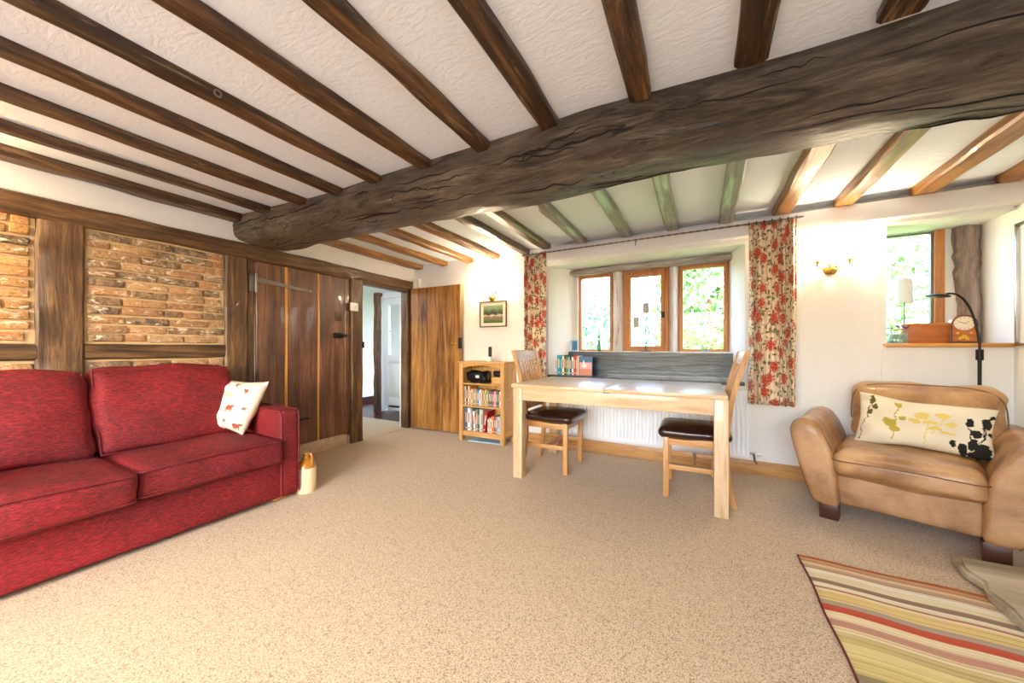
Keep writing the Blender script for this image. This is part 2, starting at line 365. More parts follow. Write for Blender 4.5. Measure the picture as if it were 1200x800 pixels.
# back wall with two openings
bm = bm_new(); Y2 = 3.98
def wprism(poly, z0, z1): prism(bm, poly, z0, z1)
wprism([(XL - .13, YB), (-1.49, YB), (-1.243, Y2), (XL - .13, Y2)], -.06, 2.3)
wprism([(.33, YB), (1.205, YB), (1.24, Y2), (.209, Y2)], -.06, 2.3)
wprism([(-1.49, YB), (.33, YB), (.209, Y2), (-1.243, Y2)], -.06, .745)
wprism([(-1.27, 3.88), (.236, 3.88), (.209, Y2), (-1.243, Y2)], .745, 1.03)
wprism([(-1.49, YB), (.33, YB), (.209, Y2), (-1.243, Y2)], 1.965, 2.3)
wprism([(1.205, YB), (XR, YB), (XR, Y2), (1.24, Y2)], -.06, 1.075)
wprism([(1.205, YB), (XR, YB), (XR, Y2), (1.24, Y2)], 1.975, 2.3)
struct('wall_back', bm, 'wall')
struct('trim_1', BB([(-1.52, XR, 3.48, YB, 1.998, 2.13), (-1.50, XR - .03, 3.545, YB, 1.97, 2.0)], .004), 'wall')
# skirting
struct('baseboard_back', BB([(-1.88, 1.795, 3.575, YB, 0, .115)], .004), 'oak_x')
struct('baseboard_right', BB([(1.79, XR, -1.4, 3.575, 0, .115)], .004), 'oak_y')

# left wall : plaster, brick infill, timbers
bm = BB([(-3.60, XL, YF - .1, 3.62, 1.90, 2.3), (-3.60, XL - .03, YF - .1, 1.67, -.06, 1.95), (-3.60, -3.53, 1.6, 2.6, -.06, 1.9), (-3.60, -3.48, 2.58, 2.75, -.06, 1.9), (-3.60, -3.48, 3.46, 3.62, -.06, 1.9)])
wl = struct('wall_left', bm, 'wall')
def bricks(y0, y1, z0, z1, seed, warm):
    rnd = random.Random(seed); bm = bm_new(); cl = bm.loops.layers.color.new('tint'); n = round((z1 - z0) / .0605); ph = (z1 - z0) / n
    pal = [(170, 122, 80), (156, 112, 76), (178, 134, 92), (128, 106, 84), (98, 86, 72), (150, 108, 78), (184, 146, 104), (88, 80, 70), (134, 106, 80)] if not warm else [(196, 140, 78), (204, 150, 88), (188, 130, 74), (208, 158, 98), (196, 142, 82), (92, 82, 66)]
    for r in range(n):
        y = y0 + .012 - rnd.random() * .1; zz = z0 + r * ph
        while y < y1 - .03:
            L = rnd.choice([.19, .205, .215, .10, .2]); a = max(y, y0 + .012); b = min(y + L, y1 - .012); y += L + .012
            if b - a < .03: continue
            n0 = len(bm.faces); sk = rnd.uniform(-.003, .003)
            vs = box(bm, XL - .035, XL + .010 + rnd.uniform(-.006, .008), a, b, zz + .007 + sk, zz + ph - .006 + sk, .006, 2)
            for v in vs:
                q = v.co * 26; v.co += Vector((noise.noise(q), noise.noise(q + Vector((3, 3, 3))), noise.noise(q + Vector((7, 1, 1))))) * .005
            c = rnd.choice(pal); k = rnd.uniform(.85, 1.1); c = tuple([min(1, x * k / 255) for x in c] + [1])
            bm.faces.ensure_lookup_table()
            for f in bm.faces[n0:]:
                for l in f.loops: l[cl] = c
    m = bm_new(); box(m, XL - .04, XL - .004, y0 - .01, y1 + .01, z0 - .01, z1 + .01); roughen(m, .004, (20, 20, 20), 5)
    p = obj('brick_panel', bm, 'brick', wl, smooth=50); obj('mortar', m, 'mortar', p)
bricks(YF + .05, .475, 1.105, 1.845, 3, True)
bricks(.675, 1.415, 1.105, 1.835, 5, False)
bricks(YF + .05, .49, .05, .985, 8, True)
bricks(.675, 1.415, .05, .985, 9, False)
obj('top_plate', timber(XL - .1, XL + .035, YF, 3.59, 1.84, 1.965, 'y', .012, .012, 60, 1), 'old_y', wl)
obj('timber_post', timber(XL - .1, XL + .025, .487, .672, 0, 1.845, 'z', .012, .010, 22, 2), 'old_z', wl)
obj('timber_post', timber(XL - .1, XL + .022, 1.42, 1.585, 0, 1.845, 'z', .012, .008, 22, 3), 'old_z', wl)
obj('timber_post', timber(XL - .1, XL - .015, 1.585, 1.655, 0, 1.845, 'z', .012, .008, 22, 4), 'old_z', wl)
obj('timber_post', timber(XL - .1, XL + .03, 2.60, 2.75, 0, 1.845, 'z', .010, .006, 22, 5), 'old_z', wl)
obj('timber_post', timber(XL - .1, XL + .02, 3.445, 3.53, 0, 1.845, 'z', .010, .008, 22, 6), 'old_z', wl)
obj('timber_rail', timber(XL - .1, XL + .02, YF + .05, .487, .995, 1.095, 'y', .01, .008, 20, 7), 'old_y', wl)
obj('timber_rail', timber(XL - .1, XL + .02, .672, 1.42, .995, 1.095, 'y', .01, .008, 12, 8), 'old_y', wl)
obj('door_head', timber(XL - .1, XL + .02, 2.75, 3.445, 1.815, 1.85, 'y', .006, .004, 10, 9), 'old_y', wl)
# carpeted step below the plank door
tag(obj('carpeted_step', B(XL - .02, -3.425, 1.5, 2.535, 0, .12, bev=.012), 'carpet'), 'low carpeted step below the dark plank door', 'step')

# closed plank door
d1 = bpy.data.objects.new('door_1', None); COL.objects.link(d1); d1.location = (XL, 1.66, .12); d1['kind'] = 'structure'
for i, (a, b) in enumerate(((1.66, 1.905), (1.925, 2.225), (2.243, 2.535))):
    obj('plank', timber(XL - .05, XL - .005, a - 1.66 + 1.66, b, .12, 1.838, 'z', .004, .004, 18, 20 + i), 'plankdk', d1, loc=(-XL, -1.66, -.12))
obj('plank', timber(XL - .05, XL - .002, 2.537, 2.597, .1, 1.838, 'z', .004, .003, 18, 27), 'plankdk', d1, loc=(-XL, -1.66, -.12))
for a, b in ((1.904, 1.926), (2.224, 2.244)):
    obj('gap_fillet', B(XL - .05, XL - .008, a, b, .12, 1.838), 'gold', d1, loc=(-XL, -1.66, -.12), label='yellow strip between the dark planks')
bm = bm_new(); prism(bm, [(1.66, 1.70), (2.13, 1.648), (2.15, 1.636), (2.13, 1.628), (1.66, 1.655)], XL - .003, XL + .006, 'x')
lathe(bm, [(.004, 0), (.016, .002), (.016, .01), (.004, .012)], (XL, 2.14, 1.638), 10, 'x')
h = obj('strap_hinge', bm, 'steel', d1, loc=(-XL, -1.66, -.12)); 
bm = BB([(XL - .012, XL + .004, 1.598, 1.645, 1.565, 1.72)], .002); tube(bm, [(XL + .01, 1.652, 1.56), (XL + .01, 1.652, 1.73)], .012, 10); obj('hinge_plate', bm, 'steel', h)
bm = BB([(XL - .004, XL + .03, 2.40, 2.49, 1.175, 1.235)], .004); box(bm, XL + .03, XL + .05, 2.44, 2.53, 1.195, 1.22, bev=.004); lathe(bm, [(.004, 0), (.012, .01), (.004, .02)], (XL + .05, 2.47, 1.207), 10, 'x')
obj('rim_latch', bm, 'iron', d1, loc=(-XL, -1.66, -.12))
bm = BB([(XL - .004, XL + .002, 2.415, 2.49, 1.36, 1.46)], .002); obj('lock_plate', bm, 'old_z', d1, loc=(-XL, -1.66, -.12))
bm = bm_new(); box(bm, XL, XL + .03, 2.0, 2.12, .36, .375, bev=.003); box(bm, XL, XL + .012, 1.97, 2.02, .33, .40, bev=.003); obj('lower_latch', bm, 'iron', d1, loc=(-XL, -1.66, -.12))
# wall plate with thermostat
t_ = thing('thermostat', 'small white thermostat on the timber post left of the open doorway', 'thermostat', (XL + .035, 2.62, 1.53))
obj('casing', B(-.01, .022, -.045, .045, -.045, .045, bev=.006), 'white', t_); bm = bm_new(); lathe(bm, [(.018, .02), (.018, .03), (.014, .033)], (0, 0, 0), 16, 'x'); obj('dial', bm, 'cream', t_)
bm = bm_new(); box(bm, -.004, .018, -.012, .008, -.035, .035, bev=.004); o = obj('door_catch', bm, 'iron', loc=(XL + .035, 2.742, 1.105)); tag(o, 'small black iron catch on the post edge beside the open doorway', 'catch')

# open honey plank door lying back against the back wall
d2 = bpy.data.objects.new('door_2', None); COL.objects.link(d2); d2.location = (-3.405, 3.50, .01); d2['kind'] = 'structure'
d2.rotation_euler = (0, 0, .035)
for i, (a, b) in enumerate(((0, .27), (.274, .52), (.524, .79))):
    z1 = 1.845
    obj('plank', timber(a, b, -.03, .012, .01, z1, 'z', .004, .004, 18, 30 + i), 'honey', d2)
for z in (.35, .95, 1.5): obj('ledge', timber(.04, .74, .012, .035, z, z + .12, 'x', .004, .003, 8, 40), 'honey', d2)
bm = bm_new(); lathe(bm, [(.006, -.03), (.022, -.034), (.008, -.04), (.008, -.052), (.024, -.062), (.024, -.074), (.012, -.084)], (.70, 0, 1.115), 16, 'y'); obj('door_knob', bm, 'brass', d2, label='round brass door knob')
bm = BB([(.765, .80, -.045, .0, 1.05, 1.19)], .008); obj('lock_case', bm, 'iron', d2)
# small square duct in the room corner
obj_ = struct('trim_2', BB([(-3.37, -3.345, 3.56, YB, 1.86, 2.0), (-3.44, -3.39, 3.54, YB, 1.85, 1.98)], .003), 'wall')

# ---- main beam
rings = []
NB = 110
for i in range(NB + 1):
    X = -3.50 + (XR + .05 + 3.50) * i / NB; u = (X + 3.5) / 5.3
    yf = 1.50 + .13 * min(1, u * 1.6) + .02 * math.sin(X * 2.1); yb = 1.93 - .03 * math.sin(u * PI) + .015 * math.sin(X * 3)
    zb = 1.965 - .075 * min(1, u * 1.25) + .012 * math.sin(X * 2.7 + 1); rd = .07
    if u < .06: zb += 0.03 * (1 - u / .06)
    prof = [(yf + .03, ZC + .03), (yf + .012, ZC - .03), (yf, ZC - .09), (yf, zb + rd + .05), (yf, zb + rd), (yf + .012, zb + rd * .45), (yf + .04, zb + .014), (yf + rd + .02, zb), (yf + .16, zb - .006), (yf + .25, zb - .004),
            (yb - rd, zb), (yb - .03, zb + .012), (yb - .006, zb + .045), (yb, zb + .1), (yb, ZC - .06), (yb - .03, ZC + .03)]
    ring = []
    for y, z in prof:
        q = Vector((X * 1.5, y * 5, z * 5)); k = noise.noise(q) * .022 + noise.noise(Vector((X * 7, y * 22, z * 22))) * .006
        q2 = Vector((X * 1.5 + 20, y * 5, z * 5)); k2 = noise.noise(q2) * .02 + noise.noise(Vector((X * 7 + 9, y * 22, z * 22))) * .006
        ring.append((X, y + k, z + k2))
    rings.append(ring)
bm = bm_new(); loft(bm, rings)
beam = tag(obj('main_beam', bm, 'beam', smooth=60), 'massive grey-brown hewn oak beam crossing the whole room under the ceiling', 'beam')
def knot(x, y, z, rx, rz):
    bm = bm_new(); rg = []
    for k, (s, d) in enumerate(((1, .012), (.8, -.008), (.6, -.012), (.45, -.004), (.2, -.008))):
        rg.append([(x + rx * s * math.cos(a * PI / 10), y + d, z + rz * s * math.sin(a * PI / 10) + .12 * rx * s * math.cos(a * PI / 10)) for a in range(20)])
    loft(bm, rg); obj('knot', bm, 'beam', beam)
knot(-.28, 1.612, 2.06, .12, .035); knot(-2.93, 1.530, 2.05, .03, .02)
bm = bm_new(); rnd = random.Random(3)
def surf(X, k):
    i = max(0, min(NB - 1e-6, (X + 3.5) / (XR + .05 + 3.5) * NB)); i0 = int(i); f = i - i0; k = max(0, min(14.999, k)); k0 = int(k); g = k - k0
    P_ = lambda a, b: Vector(rings[a][b])
    return (P_(i0, k0) * (1 - f) + P_(i0 + 1, k0) * f) * (1 - g) + (P_(i0, k0 + 1) * (1 - f) + P_(i0 + 1, k0 + 1) * f) * g
cracks = [(-3.42, -3.05, 2.2, 1.6), (-3.1, -2.8, 2.5, 2.2), (-2.75, -2.4, 2.0, 1.3), (-.75, -.45, 2.6, 2.0), (-.2, .35, 2.6, 2.3), (.5, 1.3, 2.3, 2.0), (.2, .75, 6.6, 6.9), (.7, 1.75, 8.2, 8.9), (.55, 1.3, 7.2, 7.8), (-2.2, -1.7, 5.6, 6.4), (-1.4, -1.1, 3.2, 2.8), (-.95, -.5, 7.0, 7.5), (-1.7, -1.2, 2.4, 2.1), (-.6, .1, 8.6, 9.1)]
for k in range(26):
    x0 = rnd.uniform(-3.3, 1.2); s0 = rnd.choice([rnd.uniform(1.5, 4), rnd.uniform(5, 9.5)]); cracks.append((x0, x0 + rnd.uniform(.12, .5), s0, s0 + rnd.uniform(-.5, .5)))
for x0, x1, k0, k1 in cracks:
    n = 16; w0 = rnd.uniform(.6, 1.3); sd = rnd.uniform(0, 50)
    tube(bm, [surf(x0 + (x1 - x0) * j / n, k0 + (k1 - k0) * j / n + .35 * noise.noise(Vector((sd, j * .35, 0)))) for j in range(n + 1)], [.0006 + .0042 * w0 * math.sin(PI * j / n) for j in range(n + 1)], 6)
M['crack'] = plain('crack_shadow_wood', srgb(20, 14, 9), .95)
obj('crack', bm, 'crack', beam)

# ---- ceiling joists
def joist(x0, x1, y0, y1, zb, mat, label, group, seed, amp=.010):
    o = obj('ceiling_joist', timber(x0, x1, y0, y1, zb, ZC + .01, 'y', .012, amp, 44, seed, 3.5), mat); return tag(o, label, 'joist', group)
ORD = ['first', 'second', 'third', 'fourth', 'fifth', 'sixth', 'seventh', 'eighth', 'ninth', 'tenth', 'eleventh', 'twelfth', 'thirteenth', 'fourteenth', 'fifteenth', 'sixteenth', 'seventeenth', 'eighteenth', 'nineteenth', 'twentieth', 'twenty-first', 'twenty-second', 'twenty-third', 'twenty-fourth', 'twenty-fifth', 'twenty-sixth', 'twenty-seventh', 'twenty-eighth']
near = [(-3.46, -3.355, 2.12), (-3.07, -2.99, 2.14), (-2.68, -2.59, 2.14), (-2.28, -2.20, 2.14), (-1.905, -1.82, 2.14), (-1.50, -1.41, 2.14), (-1.09, -1.0, 2.14), (-.70, -.605, 2.14), (-.28, -.185, 2.14), (.115, .222, 2.14), (.51, .63, 2.14), (.95, 1.06, 2.14), (1.38, 1.5, 2.14)]
for i, (a, b, z) in enumerate(near):
    joist(a, b, YF + .01, 1.60, z, 'joist', 'dark brown ceiling joist before the main beam, %s from the left wall' % ORD[i], 'dark joists in front of the main beam', 50 + i)
far = [(-3.42, -3.31), (-2.98, -2.885), (-2.59, -2.49), (-2.21, -2.11), (-1.515, -1.42), (-1.115, -1.025), (-.675, -.585), (-.28, -.18), (.135, .235), (.50, .62), (.88, .99), (1.285, 1.42), (1.68, 1.79)]
fm = ['joisth'] * 4 + ['joist2', 'joist2', 'joistg', 'joistg', 'joistg', 'joistg', 'joist2', 'joisth', 'joisth', 'joisth']
far.insert(4, (-1.80, -1.71))
fm = ['joisth'] * 4 + ['joist2', 'joist2', 'joistg', 'joistg', 'joistg', 'joistg', 'joisth', 'joisth', 'joisth', 'joisth']  # pale grey opposite the bay, honey towards both ends
kindw = {'joisth': 'honey brown', 'joist2': 'greyish brown', 'joistg': 'pale grey'}
for i, (a, b) in enumerate(far):
    joist(a, b, 1.85, YB - .005 if b < -1.6 else 3.50, 2.128, fm[i], kindw[fm[i]] + ' joist between main beam and window wall, %s from the left wall' % ORD[i], 'joists behind the main beam', 80 + i)
# hook ring on a near joist
bm = bm_new(); pts = [(0, .012 * math.cos(a), -.02 + .014 * math.sin(a)) for a in [PI / 2 + 2 * PI * k / 16 for k in range(16)]]; tube(bm, pts + [pts[0]], .0035, 6)
tag(obj('hook_ring', bm, 'steel', loc=(-1.815, .72, 2.175)), 'small pale metal ring hanging on the side of a dark ceiling joist', 'ring')

# ------------------------------------------------------------------ windows
def glasspane(x0, x1, y, z0, z1, parent):
    return obj('pane', B(x0, x1, y - .003, y + .003, z0, z1), 'glass', parent)
w1 = bpy.data.objects.new('window_1', None); COL.objects.link(w1); w1['kind'] = 'structure'; w1.location = (-.5, 3.93, 1.035)
OFF = (.5, -3.93, -1.035)
def frame(x0, x1, z0, z1, t, y0, y1, name='casement', mat='win_z', parent=w1):
    bm = bm_new(); box(bm, x0, x0 + t, y0, y1, z0, z1, bev=.003); box(bm, x1 - t, x1, y0, y1, z0, z1, bev=.003); box(bm, x0 + t, x1 - t, y0, y1, z0, z0 + t * .8, bev=.003); box(bm, x0 + t, x1 - t, y0, y1, z1 - t, z1, bev=.003)
    return obj(name, bm, mat, parent, loc=OFF)
f = frame(-1.24, -.858, 1.03, 1.888, .030, 3.90, 3.96); glasspane(-1.21, -.888, 3.93, 1.05, 1.84, f)
f = frame(-.737, -.294, 1.03, 1.888, .042, 3.90, 3.96); f2 = frame(-.697, -.334, 1.06, 1.850, .034, 3.885, 3.93); glasspane(-.665, -.365, 3.91, 1.085, 1.80, f)
f = frame(-.199, .222, 1.03, 1.888, .036, 3.90, 3.96); glasspane(-.163, .172, 3.93, 1.055, 1.835, f)
for a, b, s in ((-.858, -.737, 1), (-.294, -.199, 2)):
    bm = bm_new(); prism(bm, [(a, 3.98), (a, 3.92), (a + .025, 3.865), ((a + b) / 2, 3.845), (b - .025, 3.865), (b, 3.92), (b, 3.98)], 1.03, 1.89); bmesh.ops.subdivide_edges(bm, edges=[e for e in bm.edges if abs(e.verts[0].co.z - e.verts[1].co.z) > .5], cuts=18); roughen(bm, .007, (10, 10, 6), 0, s)
    obj('mullion', bm, 'mull', w1, loc=OFF)
obj('lintel', timber(-1.33, .275, 3.84, 3.98, 1.888, 1.95, 'x', .012, .014, 30, 4, 5), 'lintel', w1, loc=OFF)
bm = bm_new(); box(bm, -.36, -.33, 3.875, 3.89, 1.38, 1.44, bev=.003); obj('casement_catch', bm, 'iron', w1, loc=OFF)
# window seat: dark board and its settle back
ws = thing('bay_bench', 'dark oak window seat and back board with painted blue sheen in the bay below the three-light window', 'bench', (-.53, 3.7, .745))
bm = bm_new(); prism(bm, [(-1.485, 3.575), (.325, 3.575), (.325, 3.60), (.25, 3.86), (-1.30, 3.86), (-1.485, 3.60)], .745, .775); obj('seat_board', bm, 'seat', ws, loc=(.53, -3.7, -.745))
bm = bm_new(); pts = [(-1.335, .775), (.262, .775), (.278, .80), (.278, 1.0), (.262, 1.018), (-1.325, 1.03), (-1.335, 1.02)]; prism(bm, pts, 3.825, 3.86, 'y'); obj('back_board', bm, 'seat', ws, loc=(.53, -3.7, -.745))
bm = B(-1.30, .25, 3.865, 3.91, 1.0, 1.034); struct('trim_3', bm, 'reveal')

# window in the right recess
w2 = bpy.data.objects.new('window_2', None); COL.objects.link(w2); w2['kind'] = 'structure'; w2.location = (1.4, 3.95, 1.1)
OF2 = (-1.4, -3.95, -1.1)
bm = BB([(1.575, 1.63, 3.91, 3.97, 1.075, 1.975), (1.22, 1.575, 3.91, 3.97, 1.075, 1.12), (1.22, 1.25, 3.91, 3.97, 1.12, 1.96)], .003); f = obj('window_frame', bm, 'win_z', w2, loc=OF2)
bm = BB([(1.25, 1.575, 3.925, 3.955, 1.955, 1.968), (1.56, 1.575, 3.925, 3.955, 1.12, 1.955)]); obj('glazing_bead', bm, 'steel', f)
glasspane(1.25, 1.56, 3.94, 1.12, 1.955, f)
bm = bm_new(); rings = []
for k in range(26):
    z = 1.075 + .90 * k / 25; s = .012 * noise.noise(Vector((0, 0, z * 9))); wd = .055 + .03 * max(0, (z - 1.4)) 
    cx = 1.755 - .02 * (k / 25); ring = []
    for a in range(14):
        th = 2 * PI * a / 14; q = Vector((math.cos(th) * 2, math.sin(th) * 2, z * 14)); r = 1 + .26 * noise.noise(q) + .12 * noise.noise(q * 3)
        ring.append((cx + s + wd * r * math.cos(th), 3.925 + .06 * r * math.sin(th), z))
    rings.append(ring)
loft(bm, rings); obj('stone_jamb', bm, 'stone', w2, loc=OF2, smooth=60)
obj('rendered_jamb', B(1.63, 1.81, 3.93, 3.98, 1.075, 1.975), 'reveal', w2, loc=OF2)
# pine shelf on the recess sill
tag(obj('window_shelf', B(1.187, 1.80, 3.555, 3.92, 1.075, 1.103, bev=.008), 'pine'), 'honey pine shelf board set in the right window recess', 'shelf')

# ------------------------------------------------------------------ hall beyond the doorway
struct('floor', BB([(-6.2, -3.60, 2.3, 3.69, -.06, 0)]), 'carpet')
struct('floor', BB([(-6.2, -3.60, 3.69, 5.4, -.06, -.002)]), 'tile')
struct('wall_hall', BB([(-6.2, -5.75, 2.3, 5.4, -.06, 2.1), (-6.2, -3.6, 2.2, 2.3, -.06, 2.1), (-6.2, -3.6, 5.3, 5.4, -.06, 2.1), (-4.0, -3.6, 4.2, 4.3, 0, 2.1), (-4.77, -4.0, 4.2, 4.3, 1.915, 2.1)]), 'reveal')
struct('ceiling', B(-6.2, -3.55, 2.2, 5.4, 2.0, 2.08), 'reveal')
struct('trim_4', B(-3.605, -3.46, 2.75, 3.445, -.01, .003), 'carpet')
tag(obj('hall_post', timber(-4.91, -4.78, 4.12, 4.26, 0, 2.0, 'z', .02, .02, 18, 71), 'old_z'), 'dark rough timber post standing left of the white hall door', 'post')
struct('baseboard_hall', BB([(-5.75, -5.72, 3.0, 5.3, 0, .12)]), 'tile')
d3 = bpy.data.objects.new('door_3', None); COL.objects.link(d3); d3['kind'] = 'structure'; d3.location = (-4.77, 4.22, .03)
bm = BB([(0, .77, 0, .045, 0, .08), (0, .12, 0, .045, .08, 1.88), (.65, .77, 0, .045, .08, 1.88), (.12, .65, 0, .045, 1.76, 1.88), (.12, .65, 0, .045, .80, .92), (.12, .65, 0, .045, .04, .2), (.375, .395, .005, .04, .92, 1.76), (.12, .65, .005, .04, 1.31, 1.335), (.12, .65, .015, .03, .2, .8), (.16, .36, .005, .03, .25, .76), (.41, .61, .005, .03, .25, .76)], .004)
obj('door_leaf', bm, 'upvc', d3)
for a, b in ((.12, .375), (.395, .65)):
    for c_, d_ in ((.92, 1.31), (1.335, 1.76)): obj('pane', B(a, b, .02, .026, c_, d_), 'glass', d3)
struct('trim_5', BB([(-4.79, -4.77, 4.18, 4.3, 0, 1.93), (-4.79, -4.0, 4.18, 4.3, 1.913, 1.94)]), 'upvc')

# ------------------------------------------------------------------ garden outside
random.seed(11)
struct('bounce_ground', BB([(-12, 12, -16, YF - .12, -.12, -.05)]), 'paving')  # unseen ground added to bounce sunlight up to the ceiling
tag(obj('lawn', B(-14, 14, 4.6, 26, -.3, -.21), 'grass'), 'bright green lawn outside the windows', 'lawn')['kind'] = 'stuff'
def tree(x, y, h, r, mat, label, n=1500, z0=.16, s=.1):
    t_ = thing('garden_tree', label, 'tree', (x, y, -.209), 0, 'trees outside the windows')
    bm = bm_new(); tube(bm, [(0, 0, 0), (.05, 0, h * .3), (0, .05, h * .6)], [.12, .09, .05], 8); obj('trunk', bm, 'bark', t_)
    bm = bm_new(); rnd = random.Random(int(x * 100) + 5)
    for k in range(n):
        while True:
            p = Vector((rnd.uniform(-1, 1), rnd.uniform(-1, 1), rnd.uniform(-1, 1)))
            if .45 < p.length < 1 and noise.noise(p * 2.3 + Vector((x, y, 0))) > -.38: break
        p = Vector((p.x * r, p.y * r, h * .5 + z0 + p.z * h * .5)); a = Vector((rnd.uniform(-1, 1), rnd.uniform(-1, 1), rnd.uniform(-1, 1))).normalized(); b = a.orthogonal().normalized(); k_ = s * rnd.uniform(.6, 1.3)
        bm.faces.new([bm.verts.new(p + a * k_), bm.verts.new(p + b * k_ * .5), bm.verts.new(p - a * k_), bm.verts.new(p - b * k_ * .5)])
    obj('foliage', bm, mat, t_, smooth=0)
tree(.15, 8.6, 3.9, 1.15, 'leaf', 'bright green garden tree seen through the right light of the bay window', 2600)
tree(-2.6, 9.2, 2.6, 1.3, 'leaf2', 'pale blue-green bush seen through the left light of the bay window', 1700)
tree(3.6, 13.5, 1.9, 1.6, 'leaf2', 'wide low pale shrub behind the tall bright green tree', 1500)
tree(-1.0, 13.0, 2.6, 1.6, 'leaf2', 'low pale bush seen through the middle light of the bay window', 1500)
tree(4.2, 9.0, 4.8, 1.7, 'leaf', 'leafy green tree seen through the small right window', 2600)
tree(-5.8, 13, 3.4, 1.8, 'leaf2', 'distant pale tree beyond the garden to the left', 900)

# ------------------------------------------------------------------ sofa
def piping(bm, x0, x1, y0, y1, z, r=.006, cr=.04, n=5, warp=None):
    pts = []
    for cx, cy, a0 in ((x1 - cr, y1 - cr, 0), (x0 + cr, y1 - cr, PI / 2), (x0 + cr, y0 + cr, PI), (x1 - cr, y0 + cr, 1.5 * PI)):
        for k in range(n + 1):
            a = a0 + PI / 2 * k / n; pts.append(Vector((cx + cr * math.cos(a), cy + cr * math.sin(a), z)))
    P = []
    for a, b in zip(pts, pts[1:] + pts[:1]):
        m = max(1, int((b - a).length / .04)); P += [a.lerp(b, k / m) for k in range(m)]
    P.append(P[0].copy()); P = [Vector(warp(p)) if warp else p for p in P]; tube(bm, P, r, 6, False)
SO = Vector((-3.0, .65, 0))
sofa = thing('sofa', 'long red chenille sofa with loose cushions standing along the brick wall', 'sofa', SO)
def sbox(name, x0, x1, y0, y1, z0, z1, bev, mat='red', wr=.004, cuts=10):
    bm = bm_new(); cushion(bm, ((x0 + x1) / 2 - SO.x, (y0 + y1) / 2 - SO.y, (z0 + z1) / 2), ((x1 - x0) / 2, (y1 - y0) / 2, (z1 - z0) / 2), bev, (0, 0, 0), cuts, wr, (7, 7, 7), x0)
    return obj(name, bm, mat, sofa, smooth=70)
sbox('base', -3.43, -2.575, -.10, 1.40, .025, .285, .02)
for y0, y1 in ((-.20, -.075), (1.375, 1.50)):
    a_ = sbox('arm', -3.43, -2.555, y0, y1, .025, .635, .028)
    bm = bm_new()
    for yy in (y0 + .004, y1 - .004):
        tube(bm, [Vector((-2.557 - SO.x, yy - SO.y, z)) for z in (.05, .2, .4, .60)] + [Vector((-2.58 - SO.x, yy - SO.y, .628)), Vector((-2.8 - SO.x, yy - SO.y, .634)), Vector((-3.4 - SO.x, yy - SO.y, .634))], .005, 6)
    obj('piping', bm, 'redpipe', a_)
sbox('back_frame', -3.43, -3.27, -.09, 1.39, .03, .80, .05)
def seatc(y0, y1, xf, seed):
    bm = bm_new(); cx = (xf - 3.28) / 2 - SO.x; hx = (xf + 3.28) / 2
    cushion(bm, (cx, (y0 + y1) / 2 - SO.y, .365), (hx, (y1 - y0) / 2, .078), .032, (.012, .004, .022), 18, .012, (6, 6, 6), seed)
    c_ = obj('seat_cushion', bm, 'red', sofa, smooth=70)
    b = bm_new(); f = lambda p: Vector((p.x, p.y, p.z + .012 * (1 - min(1, abs((p.y - (y0 + y1) / 2 + SO.y) / ((y1 - y0) / 2))) ** 2)))
    for z in (.43, .303): piping(b, -3.27 - SO.x, xf + .002 - SO.x, y0 + .002 - SO.y, y1 - .002 - SO.y, z, .005, .03, warp=f if z > .4 else None)
    obj('piping', b, 'redpipe', c_)
seatc(.662, 1.368, -2.515, 4); seatc(-.07, .655, -2.475, 9)
def backc(y0, y1, seed, top):
    h = (top - .44) / 2; bm = bm_new()
    def lean(p, u): return Vector((p.x - .10 * (p.z / h) , p.y, p.z + .004 * math.sin(u.y * 5 + seed)))
    cushion(bm, (-3.185 - SO.x, (y0 + y1) / 2 - SO.y, .44 + h), (.085, (y1 - y0) / 2, h), .05, (.055, .008, .02), 20, (.02), (5, 5, 9), seed, lean)
    c_ = obj('back_cushion', bm, 'red', sofa, smooth=70)
    b = bm_new(); pts = []
    for k in range(41):
        a = k / 40 * 4; s = int(a) % 4; t_ = a - int(a); yy, zz = [(y0 + (y1 - y0) * t_, .45), (y1, .45 + (top - .46) * t_), (y1 - (y1 - y0) * t_, top - .01), (y0, top - .01 - (top - .46) * t_)][s]
        yy = min(max(yy, y0 + .012), y1 - .012); l_ = (zz - .44 - h) / h
        pts.append(Vector((-3.185 + .062 - .10 * l_ - SO.x, yy - SO.y, zz + .004 * math.sin((yy - (y0 + y1) / 2) / ((y1 - y0) / 2) * 5 + seed) * (1 if zz > .8 else 0))))
    tube(b, pts, .006, 6, False); obj('piping', b, 'redpipe', c_)
backc(.64, 1.345, 1, .935); backc(-.06, .625, 6, .935)
for x in (-2.66, -3.36):
    for y in (1.40, -.12): obj('foot', B(x - .05 - SO.x, x + .05 - SO.x, y - .05 - SO.y, y + .05 - SO.y, 0, .045, bev=.012), 'oak_x', sofa, label='pale oak foot')

